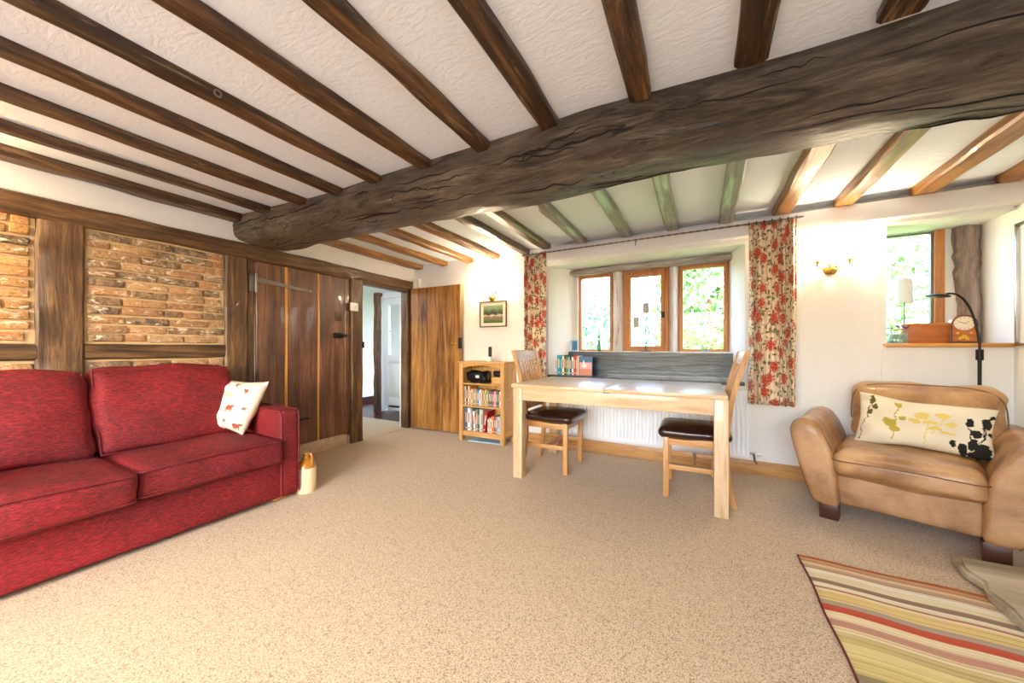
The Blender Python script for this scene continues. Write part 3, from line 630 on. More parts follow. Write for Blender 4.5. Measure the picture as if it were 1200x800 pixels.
def pillow(name, w_, h_, t_, loc, xd, ud, mat, label, cat, seed=0, flop=None, n=22, colour=None):
    bm = bm_new()
    xd = Vector(xd).normalized(); ud = Vector(ud).normalized(); nd = xd.cross(ud).normalized()
    for sgn in (1, -1):
        G = []
        for i in range(n + 1):
            row = []
            for j in range(n + 1):
                u = -1 + 2 * i / n; v = -1 + 2 * j / n
                e = max(0, (1 - u ** 4) * (1 - v ** 4)) ** .5; pin = 1 - .07 * (1 - abs(v) ** 1.5) * abs(u) ** 2; piv = 1 - .07 * (1 - abs(u) ** 1.5) * abs(v) ** 2
                q = Vector((u * 2.2 + seed, v * 2.2, sgn)); d = sgn * t_ / 2 * e * (1 + .45 * noise.noise(q)) + .012 * noise.noise(Vector((u * 2 + seed, v * 2, 3)))
                p = xd * (u * w_ / 2 * pin) + ud * (v * h_ / 2 * piv) + nd * d
                if flop: p += flop(u, v)
                row.append(bm.verts.new(p))
            G.append(row)
        for i in range(n):
            for j in range(n):
                q = (G[i][j], G[i + 1][j], G[i + 1][j + 1], G[i][j + 1]); bm.faces.new(q if sgn > 0 else q[::-1])
    uvl = bm.loops.layers.uv.new('uv')
    for f in bm.faces:
        for l in f.loops: l[uvl].uv = (l.vert.co.dot(xd) / w_ + .5, l.vert.co.dot(ud) / h_ + .5)
    if colour:
        cl = bm.loops.layers.color.new('print')
        for f in bm.faces:
            for l in f.loops: l[cl] = colour(*l[uvl].uv)
    bmesh.ops.remove_doubles(bm, verts=bm.verts[:], dist=.0003); bmesh.ops.recalc_face_normals(bm, faces=bm.faces[:])
    return tag(obj(name, bm, mat, loc=loc, smooth=80), label, cat)
# farm animal print
def blobmask(t, uv, pts):
    m = None
    for (cx, cy, rx, ry) in pts:
        mp = t.n('Mapping'); t.l(uv, mp.inputs[0]); mp.inputs['Location'].default_value = (-cx / rx, -cy / ry, 0); mp.inputs['Scale'].default_value = (1 / rx, 1 / ry, 0)
        ln = t.n('VectorMath', operation='LENGTH'); t.l(mp.outputs[0], ln.inputs[0]); r = t.ramp(ln.outputs['Value'], [(.93, g1(1)), (1.0, g1(0))])
        m = r if m is None else t.math('MAXIMUM', m, r)
    return m
def animal(x, y, s, f=1):
    return [(x, y, .085 * s, .052 * s), (x + .09 * s * f, y + .035 * s, .032 * s, .026 * s), (x - .055 * s, y - .06 * s, .010 * s, .04 * s), (x - .025 * s, y - .06 * s, .010 * s, .04 * s), (x + .03 * s, y - .06 * s, .010 * s, .04 * s), (x + .06 * s, y - .06 * s, .010 * s, .04 * s)]
t = NT('farm_print'); tc = t.n('TexCoord').outputs['UV']; dn = t.n('Mix', data_type='RGBA', blend_type='LINEAR_LIGHT'); dn.inputs[0].default_value = .02
nc = t.n('TexNoise'); nc.inputs['Scale'].default_value = 22; t.l(tc, nc.inputs['Vector']); t.l(tc, dn.inputs[6]); t.l(nc.outputs['Color'], dn.inputs[7]); uv_ = dn.outputs[2]
c = srgb(222, 210, 186)
for colr, an in ((srgb(190, 74, 60), [(.50, .42, 1, 1)]), (srgb(150, 70, 54), [(.20, .40, .7, -1), (.80, .78, .7, -1), (.78, .12, .8, 1)]), (srgb(206, 172, 130), [(.34, .66, .8, 1), (.3, .14, .7, 1)]), (srgb(250, 246, 238), [(.66, .62, 1.1, 1)]), (srgb(116, 104, 92), [(.48, .86, .6, 1), (.52, .17, .5, -1), (.22, .84, .5, 1), (.84, .45, .5, 1)])):
    pts = []
    for a in an: pts += animal(*a)
    c = t.mix(blobmask(t, uv_, pts), c, colr)
t.base(c); t.bump(t.noise(t.coord(), 260, 2), .3, .003); M['farm'] = t.set(Roughness=.9)
pillow('cushion', .36, .37, .11, (-2.985, 1.30, .655), (.965, .22, 0), (0.02, .40, .91), 'farm', 'cream cushion printed with small farm animals leaning in the corner of the red sofa', 'cushion', 3, lambda u, v: Vector((.02 * v * u, 0, -.015 * (1 - v) * abs(u))))

# stoneware jug behind the sofa arm
jg = thing('stoneware_jug', 'two-tone cream and ochre stoneware flagon on the carpet beside the red sofa', 'jug', (-2.60, 1.575, 0)); jg.scale = (.87, .87, .92)
bm = bm_new(); lathe(bm, [(.0, .0), (.072, .0), (.076, .01), (.078, .06), (.078, .19), (.076, .2)], n=32); obj('body', bm, 'jugc', jg)
bm = bm_new(); lathe(bm, [(.0775, .198), (.072, .222), (.055, .243), (.033, .257), (.024, .264), (.022, .283), (.028, .288), (.028, .298), (.018, .30), (.016, .29)], n=32); obj('shoulder', bm, 'jugb', jg, label='glossy ochre shoulder and neck')
bm = bm_new(); tube(bm, bez((.022, .0, .285), (.05, .0, .335), (.085, .01, .32), (.068, .006, .225), 14), [.009] * 15, 10); obj('handle', bm, 'jugb', jg)
bm = bm_new(); lathe(bm, [(0, .29), (.015, .29), (.017, .312), (0, .314)]); obj('cork', bm, 'shelf_z', jg)

# ------------------------------------------------------------------ dining table
tb = thing('dining_table', 'long pale oak dining table with square legs under the bay window', 'table', (-.61, 3.0, 0))
TX = .61
bm = bm_new(); box(bm, -1.385 + TX, -.622 + TX, -.45, .43, .745, .773, bev=.003); box(bm, -.619 + TX, .145 + TX, -.45, .43, .745, .773, bev=.003); obj('tabletop', bm, 'pale_x', tb)
obj('leaf_latch', B(-.02, .02, -.44, -.425, .738, .7455, bev=.001), 'steel', tb)
for nm, a in (('apron', (-1.30 + TX, .07 + TX, -.425, -.403, .64, .745)), ('apron', (-1.30 + TX, .07 + TX, .385, .407, .64, .745))): obj(nm, B(*a, bev=.002), 'pale_x', tb)
for x in (-1.35, .10): obj('apron', B(x - .011 + TX, x + .011 + TX, -.37, .36, .64, .745, bev=.002), 'pale_y', tb)
for x in (-1.385, .058):
    for y in (-.44, .34): obj('leg', B(x + .012 + TX, x + .092 + TX, y, y + .08, 0, .745, bev=.004), 'pale_z', tb)

# ------------------------------------------------------------------ dining chairs (face +x)
def chair(loc, rz, label):
    t_ = thing('dining_chair', label, 'chair', loc, rz, 'dining chairs')
    for s in (1, -1):
        obj('leg', B(.165, .203, s * .185 - .019, s * .185 + .019, 0, .43, bev=.003), 'pale_z' if 0 else 'oak_z', t_)
        bm = bm_new(); rg = []
        for z, x in ((0, -.235), (.15, -.205), (.3, -.192), (.45, -.192), (.55, -.197), (.7, -.217), (.85, -.25), (1.0, -.292), (1.045, -.306)):
            y = s * (.185 + .03 * max(0, z - .45) / .6); rg.append([(x - .016, y - .016, z), (x + .016, y - .016, z), (x + .016, y + .016, z), (x - .016, y + .016, z)])
        loft(bm, rg); obj('leg', bm, 'oak_z', t_, smooth=50)
        obj('seat_rail', B(-.18, .17, s * .185 - .010, s * .185 + .010, .375, .43, bev=.002), 'oak_x', t_)
        obj('stretcher', B(-.19, .17, s * .185 - .008, s * .185 + .008, .20, .235, bev=.002), 'oak_x', t_)
    obj('seat_rail', B(.175, .195, -.17, .17, .375, .43, bev=.002), 'oak_y', t_); obj('seat_rail', B(-.205, -.185, -.17, .17, .375, .43, bev=.002), 'oak_y', t_)
    obj('stretcher', B(-.01, .012, -.18, .18, .20, .235, bev=.002), 'oak_y', t_)
    bm = bm_new(); cushion(bm, (.005, 0, .460), (.228, .220, .033), .030, (.006, .006, .026), 14, .004, (6, 6, 6), 1, lambda p, u: Vector((p.x, p.y * (1 - .06 * (1 - (u.x + 1) / 2)), p.z))); obj('seat', bm, 'dkleather', t_, smooth=80, label='dark brown padded leather seat')
    def bx(z): return -.192 - .114 * max(0, (z - .45) / .6) ** 1.35
    bm = bm_new(); rg = []
    for k in range(9):
        y = -.2 + .4 * k / 8; bow = -.018 * (1 - (k / 4 - 1) ** 2)
        rg.append([(bx(z) + o_ + bow, y, z) for o_, z in ((-.012, .955), (.012, .955), (.010, 1.045), (-.012, 1.05))])
    loft(bm, rg); obj('top_rail', bm, 'oak_y', t_)
    bm = bm_new(); rg = []
    for k in range(5):
        y = -.18 + .36 * k / 4; bow = -.010 * (1 - (k / 2 - 1) ** 2); rg.append([(bx(z) + o_ + bow, y, z) for o_, z in ((-.01, .52), (.01, .52), (.01, .57), (-.01, .57))])
    loft(bm, rg); obj('lower_rail', bm, 'oak_y', t_)
    for k in range(6):
        y = -.13 + .26 * k / 5; bm = bm_new(); rg = []
        for z in (.56, .65, .74, .83, .91, .965):
            x = bx(z) - .012 + .016 * math.sin((z - .56) / .4 * PI); yy = y * (1 + .12 * (z - .56)); rg.append([(x - .006, yy - .012, z), (x + .006, yy - .012, z), (x + .006, yy + .012, z), (x - .006, yy + .012, z)])
        loft(bm, rg); obj('slat', bm, 'oak_z', t_)
    return t_
chair((-1.185, 3.01, 0), math.radians(-2), 'oak dining chair with slatted back tucked in at the left end of the table')
chair((-.045, 2.955, 0), PI + math.radians(1), 'oak dining chair with slatted back at the right end of the table')

# ------------------------------------------------------------------ bookcase
bk = thing('bookcase', 'low honey oak bookcase with two rows of books against the back wall', 'bookcase', (-2.182, 3.44, 0))
def bo(name, x0, x1, y0, y1, z0, z1, m='shelf_x', bev=.002, p=None): return obj(name, B(x0 + 2.182, x1 + 2.182, y0 - 3.44, y1 - 3.44, z0, z1, bev=bev), m, p or bk)
bo('top', -2.495, -1.868, 3.287, 3.585, .895, .915, bev=.004)
for x in (-2.482, -1.928):
    for y in (3.30, 3.53): bo('post', x, x + .046, y, y + .046, 0, .895, 'shelf_z')
for x in (-2.474, -1.906):
    s_ = bo('side_panel', x, x + .018, 3.34, 3.54, .09, .895, 'shelf_z')
    if x > -2: bo('side_rail', x + .01, x + .024, 3.346, 3.53, .47, .52, 'shelf_y', p=s_); bo('side_rail', x + .01, x + .024, 3.346, 3.53, .08, .14, 'shelf_y', p=s_); bo('side_rail', x + .01, x + .024, 3.346, 3.53, .85, .895, 'shelf_y', p=s_)
for z in (.648, .392, .095): bo('shelf', -2.455, -1.908, 3.315, 3.555, z, z + .018)
bo('back_board', -2.455, -1.908, 3.556, 3.566, .1, .895, 'shelf_z')
bo('bottom_rail', -2.44, -1.925, 3.308, 3.325, .06, .095)
bm = bm_new(); prism(bm, [(-.258, .895)] + [(-.258 + .512 * k / 12, .838 + .034 * math.sin(PI * k / 12)) for k in range(13)] + [(.254, .895)], -.132, -.114, 'y'); obj('arched_rail', bm, 'shelf_x', bk)
colors = {'white': (238, 236, 230), 'black': (26, 24, 26), 'orange': (222, 120, 60), 'tan': (196, 166, 124), 'grey': (140, 140, 136), 'beige': (218, 200, 170), 'olive': (140, 132, 92), 'bright blue': (30, 130, 196), 'pale teal': (168, 208, 204), 'cream': (240, 228, 196), 'salmon': (226, 138, 110), 'brown': (120, 84, 58), 'yellow': (240, 214, 90), 'green': (90, 130, 84), 'dark green': (36, 76, 60), 'teal': (24, 126, 134), 'crimson': (204, 40, 60), 'dark blue': (32, 52, 92), 'steel blue': (64, 112, 150), 'red': (190, 32, 36), 'pale blue': (176, 204, 224), 'turquoise': (0, 160, 180), 'pink': (232, 170, 170), 'dark red': (170, 16, 28)}
def bmat(n):
    k = 'book_' + n
    if k not in M: M[k] = plain(k.replace(' ', '_') + '_cover', srgb(*colors[n]), .55)
    return M[k]
M['pages'] = plain('book_pages', srgb(236, 226, 204), .9)
def book(x, y, z, wd, dp, ht, colr, label, group, tilt=0, rz=0):
    """spine faces -y; local origin at the lower left front corner"""
    bm = bm_new(); box(bm, 0, wd, 0, .003, 0, ht, bev=.0008); box(bm, 0, .002, .002, dp, 0, ht); box(bm, wd - .002, wd, .002, dp, 0, ht); n0 = len(bm.faces)
    box(bm, .002, wd - .002, .003, dp - .004, .003, ht - .004); bm.faces.ensure_lookup_table()
    for f in bm.faces[n0:]: f.material_index = 1
    n0 = len(bm.faces)
    if wd > .012:
        box(bm, wd * .28, wd * .72, -.0006, .0005, ht * .35, ht * .8); box(bm, wd * .2, wd * .8, -.0006, .0005, ht * .08, ht * .14)
        bm.faces.ensure_lookup_table()
        for f in bm.faces[n0:]: f.material_index = 2
    alt = 'beige' if colr not in ('white', 'cream', 'beige', 'pale blue', 'yellow') else ('red' if wd > .022 else 'dark blue')
    o = obj('book', bm, bmat(colr), loc=(x, y, z), rot=(0, tilt, rz), mats=[bmat(colr), M['pages'], bmat(alt)], smooth=0); return tag(o, label, 'book', group)
rnd = random.Random(21)
mid = ['white', 'black', 'cream', 'orange', 'tan', 'beige', 'olive', 'tan', 'grey', 'bright blue', 'pale teal', 'white', 'salmon', 'beige', 'olive', 'yellow', 'green', 'tan', 'brown', 'teal', 'crimson', 'pink', 'grey', 'steel blue', 'brown', 'white', 'beige']
x = -2.436; W = [rnd.uniform(.012, .023) for _ in mid]; k_ = .505 / sum(W)
for i, cn in enumerate(mid):
    wd = W[i] * k_; book(x, 3.345 + rnd.uniform(0, .012), .4101, wd - .0008, .13, (.215 if i < 4 else .175) + rnd.uniform(-.008, .012), cn, '%s book on the middle shelf, %s from the left' % (cn, ORD[i]), 'books on the middle shelf of the bookcase'); x += wd
low = [('steel blue', .020, .262, 0), ('dark blue', .013, .25, 0), ('white', .030, .258, 0), ('pink', .013, .24, 0), ('grey', .012, .255, 0), ('white', .022, .225, -.07), ('red', .012, .20, -.05), ('grey', .020, .25, 0), ('black', .014, .24, 0), ('pale teal', .024, .255, 0), ('beige', .018, .25, 0), ('dark red', .030, .245, .16), ('white', .016, .15, 0), ('tan', .018, .17, 0), ('white', .014, .16, 0), ('orange', .026, .19, 0), ('brown', .020, .185, 0), ('grey', .022, .19, 0), ('pale blue', .022, .195, 0), ('pale teal', .024, .19, 0)]
x = -2.436; kk = .455 / sum(a[1] for a in low)
for i, (cn, wd, ht, tl) in enumerate(low):
    wd *= kk
    if tl > 0: book(x, 3.345, .1185, wd, .16, ht, cn, 'large dark red book leaning to the right on the bottom shelf', 'books on the bottom shelf of the bookcase', tl); x += wd + .028; continue
    book(x + (.018 if tl else 0), 3.345 + rnd.uniform(0, .01), .1131, wd - .0008, .15, ht, cn, '%s book on the bottom shelf, %s from the left' % (cn, ORD[i]), 'books on the bottom shelf of the bookcase', tl); x += wd + (.016 if tl and low[i + 1][3] == 0 else 0)
# things on the top shelf and the top
bm = bm_new(); cushion(bm, (0, 0, .058), (.13, .07, .058), .03, (.0, .0, .01), 10, .03, (12, 12, 12), 2); g_ = obj('camera_bag', bm, 'black', loc=(-2.30, 3.425, .676), smooth=60); tag(g_, 'slumped black soft bag on the top shelf of the bookcase', 'bag')
obj('tag_label', B(.02, .07, -.085, -.08, .05, .08, bev=.001), 'white', g_, label='small white paper tag')
tag(obj('wooden_box', B(-.07, .05, -.05, .05, 0, .075, bev=.003), 'shelf_x', loc=(-2.0, 3.40, .6661)), 'small honey wooden box on the right of the top shelf', 'box')
bm = bm_new(); cushion(bm, (0, 0, .034), (.072, .04, .032), .02, (0, 0, 0), 8, .014, (14, 14, 14), 5); tag(obj('gadget', bm, 'black', loc=(-1.995, 3.40, .7405), smooth=60), 'small black gadget lying on the wooden box in the bookcase', 'gadget')
ph = thing('cordless_phone', 'black cordless phone in a white cradle on top of the bookcase', 'phone', (-2.10, 3.35, .9152))
bm = bm_new(); cushion(bm, (0, 0, .028), (.034, .03, .028), .014, cuts=6); obj('cradle', bm, 'white', ph, smooth=60)
bm = bm_new(); cushion(bm, (.004, .012, .10), (.021, .011, .068), .009, cuts=6); obj('handset', bm, 'black', ph, smooth=60)
tag(obj('magazine', B(-.20, .2, -.12, .12, 0, .012), bmat('pale blue'), loc=(-2.17, 3.44, .0005), rot=(0, 0, .1)), 'pale blue magazine lying on the carpet under the bookcase', 'magazine')

# books on the window seat
x = -1.425
for i, (cn, wd, ht) in enumerate((('white', .016, .20), ('turquoise', .042, .215), ('teal', .018, .205), ('cream', .024, .205), ('dark green', .022, .215), ('green', .026, .20), ('pale teal', .016, .19), ('dark blue', .022, .20), ('white', .022, .195), ('red', .022, .21), ('orange', .022, .205), ('cream', .012, .21))):
    book(x, 3.655, .7755, wd - .001, .13, ht, cn, '%s book standing on the window seat, %s from the left' % (cn, ORD[i]), 'books on the window seat'); x += wd
bm = bm_new(); box(bm, 0, .14, 0, .02, 0, .20, bev=.001); n0 = len(bm.faces); box(bm, .004, .136, -.0008, .001, .07, .14); bm.faces.ensure_lookup_table()
for f in bm.faces[n0:]: f.material_index = 1
n0 = len(bm.faces); box(bm, .004, .136, -.0009, .001, .004, .07); bm.faces.ensure_lookup_table()
for f in bm.faces[n0:]: f.material_index = 2
n0 = len(bm.faces); prism(bm, [(.03, .09), (.05, .17), (.065, .125), (.09, .11), (.07, .08)], -.0014, .001, 'y'); bm.faces.ensure_lookup_table()
for f in bm.faces[n0:]: f.material_index = 3
tag(obj('book', bm, 'white', loc=(x + .006, 3.655, .7755), mats=[bmat('pink'), bmat('steel blue'), bmat('salmon'), bmat('white')], smooth=0), 'book turned with its blue and rust picture cover to the room on the window seat', 'book', 'books on the window seat')
bm = bm_new(); box(bm, 0, .085, 0, .02, 0, .125, bev=.002); n0 = len(bm.faces); box(bm, .018, .08, -.001, .001, .01, .115); bm.faces.ensure_lookup_table()
for f in bm.faces[n0:]: f.material_index = 1
tag(obj('greetings_card', bm, 'white', loc=(-1.315, 3.84, 1.0345), mats=[bmat('steel blue'), bmat('pale blue')], smooth=0), 'small pale blue card standing on the window ledge at the left', 'card')

# vase with yellow flowers
def petals(bm, c, r, n, tilt, rnd, l=1.5):
    for k in range(n):
        a = 2 * PI * k / n + rnd.random(); d = Vector((math.cos(a) * math.cos(tilt), math.sin(a) * math.cos(tilt), math.sin(tilt))); s = d.cross(Vector((0, 0, 1))).normalized(); u = s.cross(d)
        b_ = Vector(c); P = [b_, b_ + d * r * .5 + s * r * .35 + u * r * .1, b_ + d * r * l, b_ + d * r * .5 - s * r * .35 + u * r * .1]
        bm.faces.new([bm.verts.new(p) for p in P])
M['yellow'] = plain('yellow_petal', srgb(244, 206, 40), .6); M['stem'] = plain('flower_stem', srgb(110, 140, 60), .6)
M['purple'] = plain('purple_petal', srgb(150, 60, 170), .6); M['pinkp'] = plain('pink_petal', srgb(220, 110, 120), .6)
vz = thing('flower_vase', 'slim green glass bottle vase holding yellow flowers on the bay window ledge', 'vase', (-.996, 3.865, 1.0342))
bm = bm_new(); lathe(bm, [(0, 0), (.018, 0), (.02, .01), (.02, .07), (.013, .095), (.012, .13), (.014, .132)], n=20); obj('bottle', bm, 'greenglass', vz)
bm = bm_new(); bp = bm_new(); rnd = random.Random(4)
for k in range(9):
    a = rnd.uniform(0, 2 * PI); r = rnd.uniform(.03, .12); h_ = rnd.uniform(.17, .31); e = Vector((r * math.cos(a), r * math.sin(a) * .3 - .01, h_)); tube(bm, bez((0, 0, .1), (0, 0, .16), e * .7 + Vector((0, 0, .05)), e, 6), .0016, 5); petals(bp, e, rnd.uniform(.014, .024), 7, .4, rnd)
obj('stem', bm, 'stem', vz); obj('blossom', bp, 'yellow', vz, smooth=0)
# two-shade candle lamp
lp = thing('table_lamp', 'thin dark metal lamp with two small grey shades on the bay window ledge', 'lamp', (-.507, 3.862, 1.0342))
bm = bm_new(); lathe(bm, [(0, 0), (.055, 0), (.055, .006), (.01, .012), (.004, .02)], n=24); tube(bm, [(0, 0, 0), (0, 0, .25), (.0, 0, .40)], .005, 6)
tube(bm, bez((0, 0, .06), (.02, 0, .14), (.055, 0, .22), (.0, 0, .27), 10), .0045, 6); tube(bm, bez((0, 0, .2), (-.03, 0, .30), (-.09, 0, .26), (-.095, 0, .25), 10), .003, 6)
tube(bm, bez((0, 0, .34), (.03, 0, .37), (.06, 0, .38), (.085, 0, .37), 8), .002, 6)
obj('stand', bm, 'iron', lp); M['shade'] = plain('grey_shade', srgb(178, 178, 172), .8)
for dx, dz in ((0, .40), (-.095, .255)):
    bm = bm_new(); lathe(bm, [(.030, dz), (.030, dz + .10), (.028, dz + .10), (.028, dz)], (dx, 0, 0), 20, caps=False); obj('lamp_shade', bm, 'shade', lp)
bm = bm_new(); lathe(bm, [(0, 0), (.025, 0), (.045, .018), (.043, .018), (.022, .004), (0, .004)], n=20); tag(obj('glass_dish', bm, 'vase', loc=(.03, 3.862, 1.0345)), 'small clear glass dish on the right of the bay window ledge', 'dish')

# ------------------------------------------------------------------ curtains, rod, radiator
def curtain(name, x0, x1, z0, z1, y, folds, seed, label):
    rnd = random.Random(seed); t_ = thing(name, label, 'curtain', ((x0 + x1) / 2, y, z0), 0, 'floral curtains'); bm = bm_new(); uvl = bm.loops.layers.uv.new('UVMap'); nx, nz = folds * 14, 26; ph = [rnd.uniform(-.5, .5) for _ in range(folds + 2)]
    G = []; U = []
    for j in range(nz + 1):
        zt = j / nz; z = z0 + (z1 - z0) * zt; row = []; ul = []; u = 0; last = None
        for i in range(nx + 1):
            s = i / nx; k = s * folds; amp = (.030 + .012 * math.sin(seed + k)) * (1 - .55 * max(0, (zt - .9) / .1)); w_ = 1 + .03 * (1 - zt)
            p = Vector(((s - .5) * (x1 - x0) * w_ + .006 * math.sin(k * 2 + zt * 3), amp * math.cos(2 * PI * (k + .10 * math.sin(zt * 2.2 + k))) + .008 * noise.noise(Vector((k, zt * 3, seed))), z - z0))
            if last is not None: u += (p - last).length
            last = p; row.append(bm.verts.new(p)); ul.append(u)
        G.append(row); U.append(ul)
    for j in range(nz):
        for i in range(nx):
            f = bm.faces.new((G[j][i], G[j][i + 1], G[j + 1][i + 1], G[j + 1][i]))
            for l, (a, b) in zip(f.loops, ((j, i), (j, i + 1), (j + 1, i + 1), (j + 1, i))): l[uvl].uv = (U[nz // 2][b] + seed * .37, z0 + (z1 - z0) * a / nz)
    c_ = obj('drape', bm, 'floral', t_, smooth=80); md = c_.modifiers.new('thick', 'SOLIDIFY'); md.thickness = .003
    bm = bm_new()
    for k in range(folds + 1):
        xx = -(x1 - x0) / 2 + (x1 - x0) * k / folds; pts = [(xx, .016 * math.cos(a) - (y - 3.43), .016 * math.sin(a) + 2.078 - z0) for a in [2 * PI * q / 12 for q in range(13)]]; tube(bm, pts, .002, 5)
    obj('curtain_ring', bm, 'iron', t_)
curtain('curtain', -1.705, -1.45, .62, 2.07, 3.43, 5, 1, 'red and cream floral curtain hanging at the left side of the bay window')
curtain('curtain', .34, .645, .615, 2.07, 3.43, 6, 2, 'red and cream floral curtain hanging at the right side of the bay window')
rd = thing('curtain_rod', 'twisted dark iron curtain rod above the bay window', 'curtain rod', (-.4, 3.43, 2.078)); bm = bm_new()
for ph in (0, PI): tube(bm, [(-1.33 + 2.42 * k / 240, .0035 * math.cos(k * .55 + ph), .0035 * math.sin(k * .55 + ph)) for k in range(241)], .0045, 5)
obj('rod', bm, 'steel', rd); bm = bm_new()
for x in (-1.12, -.14, .98): tube(bm, [(x, .06, .0), (x, .02, .0), (x, .0, .0)], .005, 6)
tube(bm, bez((-.14, 0, 0), (-.14, -.03, -.02), (-.14, -.03, -.06), (-.14, 0, -.05), 8), .004, 6); obj('bracket', bm, 'steel', rd)
ra = thing('radiator', 'white panel radiator on the wall behind the dining table', 'radiator', (-.55, 3.56, .15)); bm = bm_new(); G = []; n = 54 * 8
prof = []
for i in range(n + 1):
    s = i / 8 % 1; d = .017 * min(1, max(0, (abs(s - .5) - .16) / .16)); prof.append((-.90 + 1.80 * i / n, -.03 + d))
for zz, k in ((.0, 0), (.035, 0), (.055, 1), (.50, 1), (.52, 0), (.555, 0)): G.append([(x, (yy if k else -.03 + .004), zz) for x, yy in prof])
loft(bm, G, False, False); box(bm, -.90, .90, -.022, .02, 0, .012); box(bm, -.90, .90, -.022, .02, .543, .556); box(bm, -.905, -.898, -.03, .02, 0, .556); box(bm, .898, .905, -.03, .02, 0, .556); box(bm, -.898, .898, .0, .02, .012, .543)
obj('panel', bm, 'rad', ra, smooth=50)
bm = bm_new(); tube(bm, [(.90, 0, .03), (.95, 0, .03)], .009, 8); tube(bm, [(.935, 0, .03), (.945, -.005, -.03), (.96, -.005, -.05)], .008, 8); obj('valve', bm, 'chrome', ra); bm = bm_new(); tube(bm, [(.945, 0, .03), (.99, 0, .03)], .016, 12); obj('valve_cap', bm, 'white', ra)

# ------------------------------------------------------------------ wall lights
def sconce(x, z, label):
    t_ = thing('wall_light', label, 'wall light', (x, YB - .002, z), 0, 'brass wall lights'); bm = bm_new()
    lathe(bm, [(0, 0), (.045, -.002), (.045, -.010), (.030, -.02), (.012, -.028), (0, -.03)], n=28, axis='y'); obj('backplate', bm, 'brass', t_)
    for s in (-1, 1):
        bm = bm_new(); tube(bm, bez((0, -.022, .002), (s * .03, -.08, -.02), (s * .09, -.09, -.02), (s * .095, -.075, .03), 10), .0035, 7); a = obj('arm', bm, 'brass', t_)
        bm = bm_new(); lathe(bm, [(.004, .0), (.006, .024), (.010, .028), (.034, .036), (.034, .039), (.008, .038), (.008, .05)], (s * .095, -.075, .01), 18); obj('drip_pan', bm, 'brass', a)
        bm = bm_new(); lathe(bm, [(.008, .05), (.015, .066), (.0165, .08), (.011, .1), (.003, .118), (0, .12)], (s * .095, -.075, .01), 14); obj('bulb', bm, 'bulb', a)
        light('candle_bulb_light', 'POINT', (x + s * .095, YB - .10, z + .15), SC_W, (1, .80, .52), size=.025)
SC_W = 3.2
sconce(.885, 1.685, 'two-arm brass wall light right of the bay window'); sconce(-2.215, 1.675, 'two-arm brass wall light above the small framed picture')
# a third wall light of the same kind on the brick wall, outside the frame
light('left_wall_light', 'POINT', (-3.28, .02, 1.86), 4.5, (1, .74, .36), size=.05)

# small framed landscape
M['frame'] = plain('dark_gilt_frame', srgb(92, 66, 30), .35, .3)
t = NT('landscape_print'); v = t.coord((1, 1, 1), 'UV'); s = t.n('SeparateXYZ'); t.l(v, s.inputs[0]); n_ = t.noise(v, 5, 6, .65); h_ = t.math('ADD', s.outputs[1], t.math('MULTIPLY', t.math('SUBTRACT', n_, .5), .45))
c = t.ramp(h_, [(.0, srgb(74, 88, 56)), (.22, srgb(118, 128, 88)), (.34, srgb(150, 110, 92)), (.42, srgb(216, 206, 190)), (.48, srgb(60, 68, 58)), (.62, srgb(72, 92, 66)), (.8, srgb(120, 148, 110)), (1, srgb(150, 160, 132))]); t.base(c); M['land'] = t.set(Roughness=.4)
pc = thing('framed_picture', 'small dark-framed landscape picture hanging under the left wall light', 'picture', (-2.198, YB - .001, 1.475)); hw, hh = .188, .155
bm = BB([(-hw, hw, -.018, 0, -hh, -hh + .012), (-hw, hw, -.018, 0, hh - .012, hh), (-hw, -hw + .012, -.018, 0, -hh, hh), (hw - .012, hw, -.018, 0, -hh, hh)], .002); obj('frame', bm, 'frame', pc)
obj('mount', B(-hw + .01, hw - .01, -.008, -.003, -hh + .01, hh - .01), 'cream', pc)
def quad(x0, x1, y, z0, z1, th=.002):
    bm = bm_new(); box(bm, x0, x1, y, y + th, z0, z1); l = bm.loops.layers.uv.new('UVMap')
    for f in bm.faces:
        for q in f.loops: q[l].uv = ((q.vert.co.x - x0) / (x1 - x0), (q.vert.co.z - z0) / (z1 - z0))
    return bm
obj('print', quad(-.135, .135, -.010, -.105, .105), 'land', pc)

# mirror / framed print on the right wall
mr = thing('wall_frame', 'tall chrome-edged frame with a pale print on the right wall at the frame edge', 'picture frame', (XR - .001, 3.29, 1.475)); bm = BB([(-.03, 0, -.25, .25, -.395, -.375), (-.03, 0, -.25, .25, .375, .395), (-.03, 0, -.25, -.235, -.375, .375), (-.03, 0, .235, .25, -.375, .375)], .003); obj('frame', bm, 'chrome', mr)
obj('print', B(-.012, -.004, -.236, .236, -.376, .376), 'white', mr); obj('print_panel', B(-.014, -.010, -.2, .2, -.34, .0), 'cream', mr)

# ------------------------------------------------------------------ right window shelf objects
fw = thing('flower_vase', 'square patterned glass vase with purple and pink tulips on the pine window shelf', 'vase', (1.285, 3.68, 1.1035)); bm = BB([(-.045, .045, -.035, -.031, 0, .075), (-.045, .045, .031, .035, 0, .075), (-.045, -.041, -.031, .031, 0, .075), (.041, .045, -.031, .031, 0, .075), (-.045, .045, -.035, .035, 0, .006)]); obj('glass', bm, 'vase', fw)
rnd = random.Random(2); bm = bm_new()
for k in range(60):
    p = Vector((rnd.uniform(-.036, .036), rnd.uniform(-.026, .026), rnd.uniform(.01, .065))); a = Vector((rnd.uniform(-1, 1), rnd.uniform(-1, 1), rnd.uniform(-1, 1))).normalized(); b = a.orthogonal(); b.normalize(); bm.faces.new([bm.verts.new(p + q) for q in (a * .012, b * .006, -a * .012, -b * .006)])
obj('leaves', bm, 'stem', fw, smooth=0)
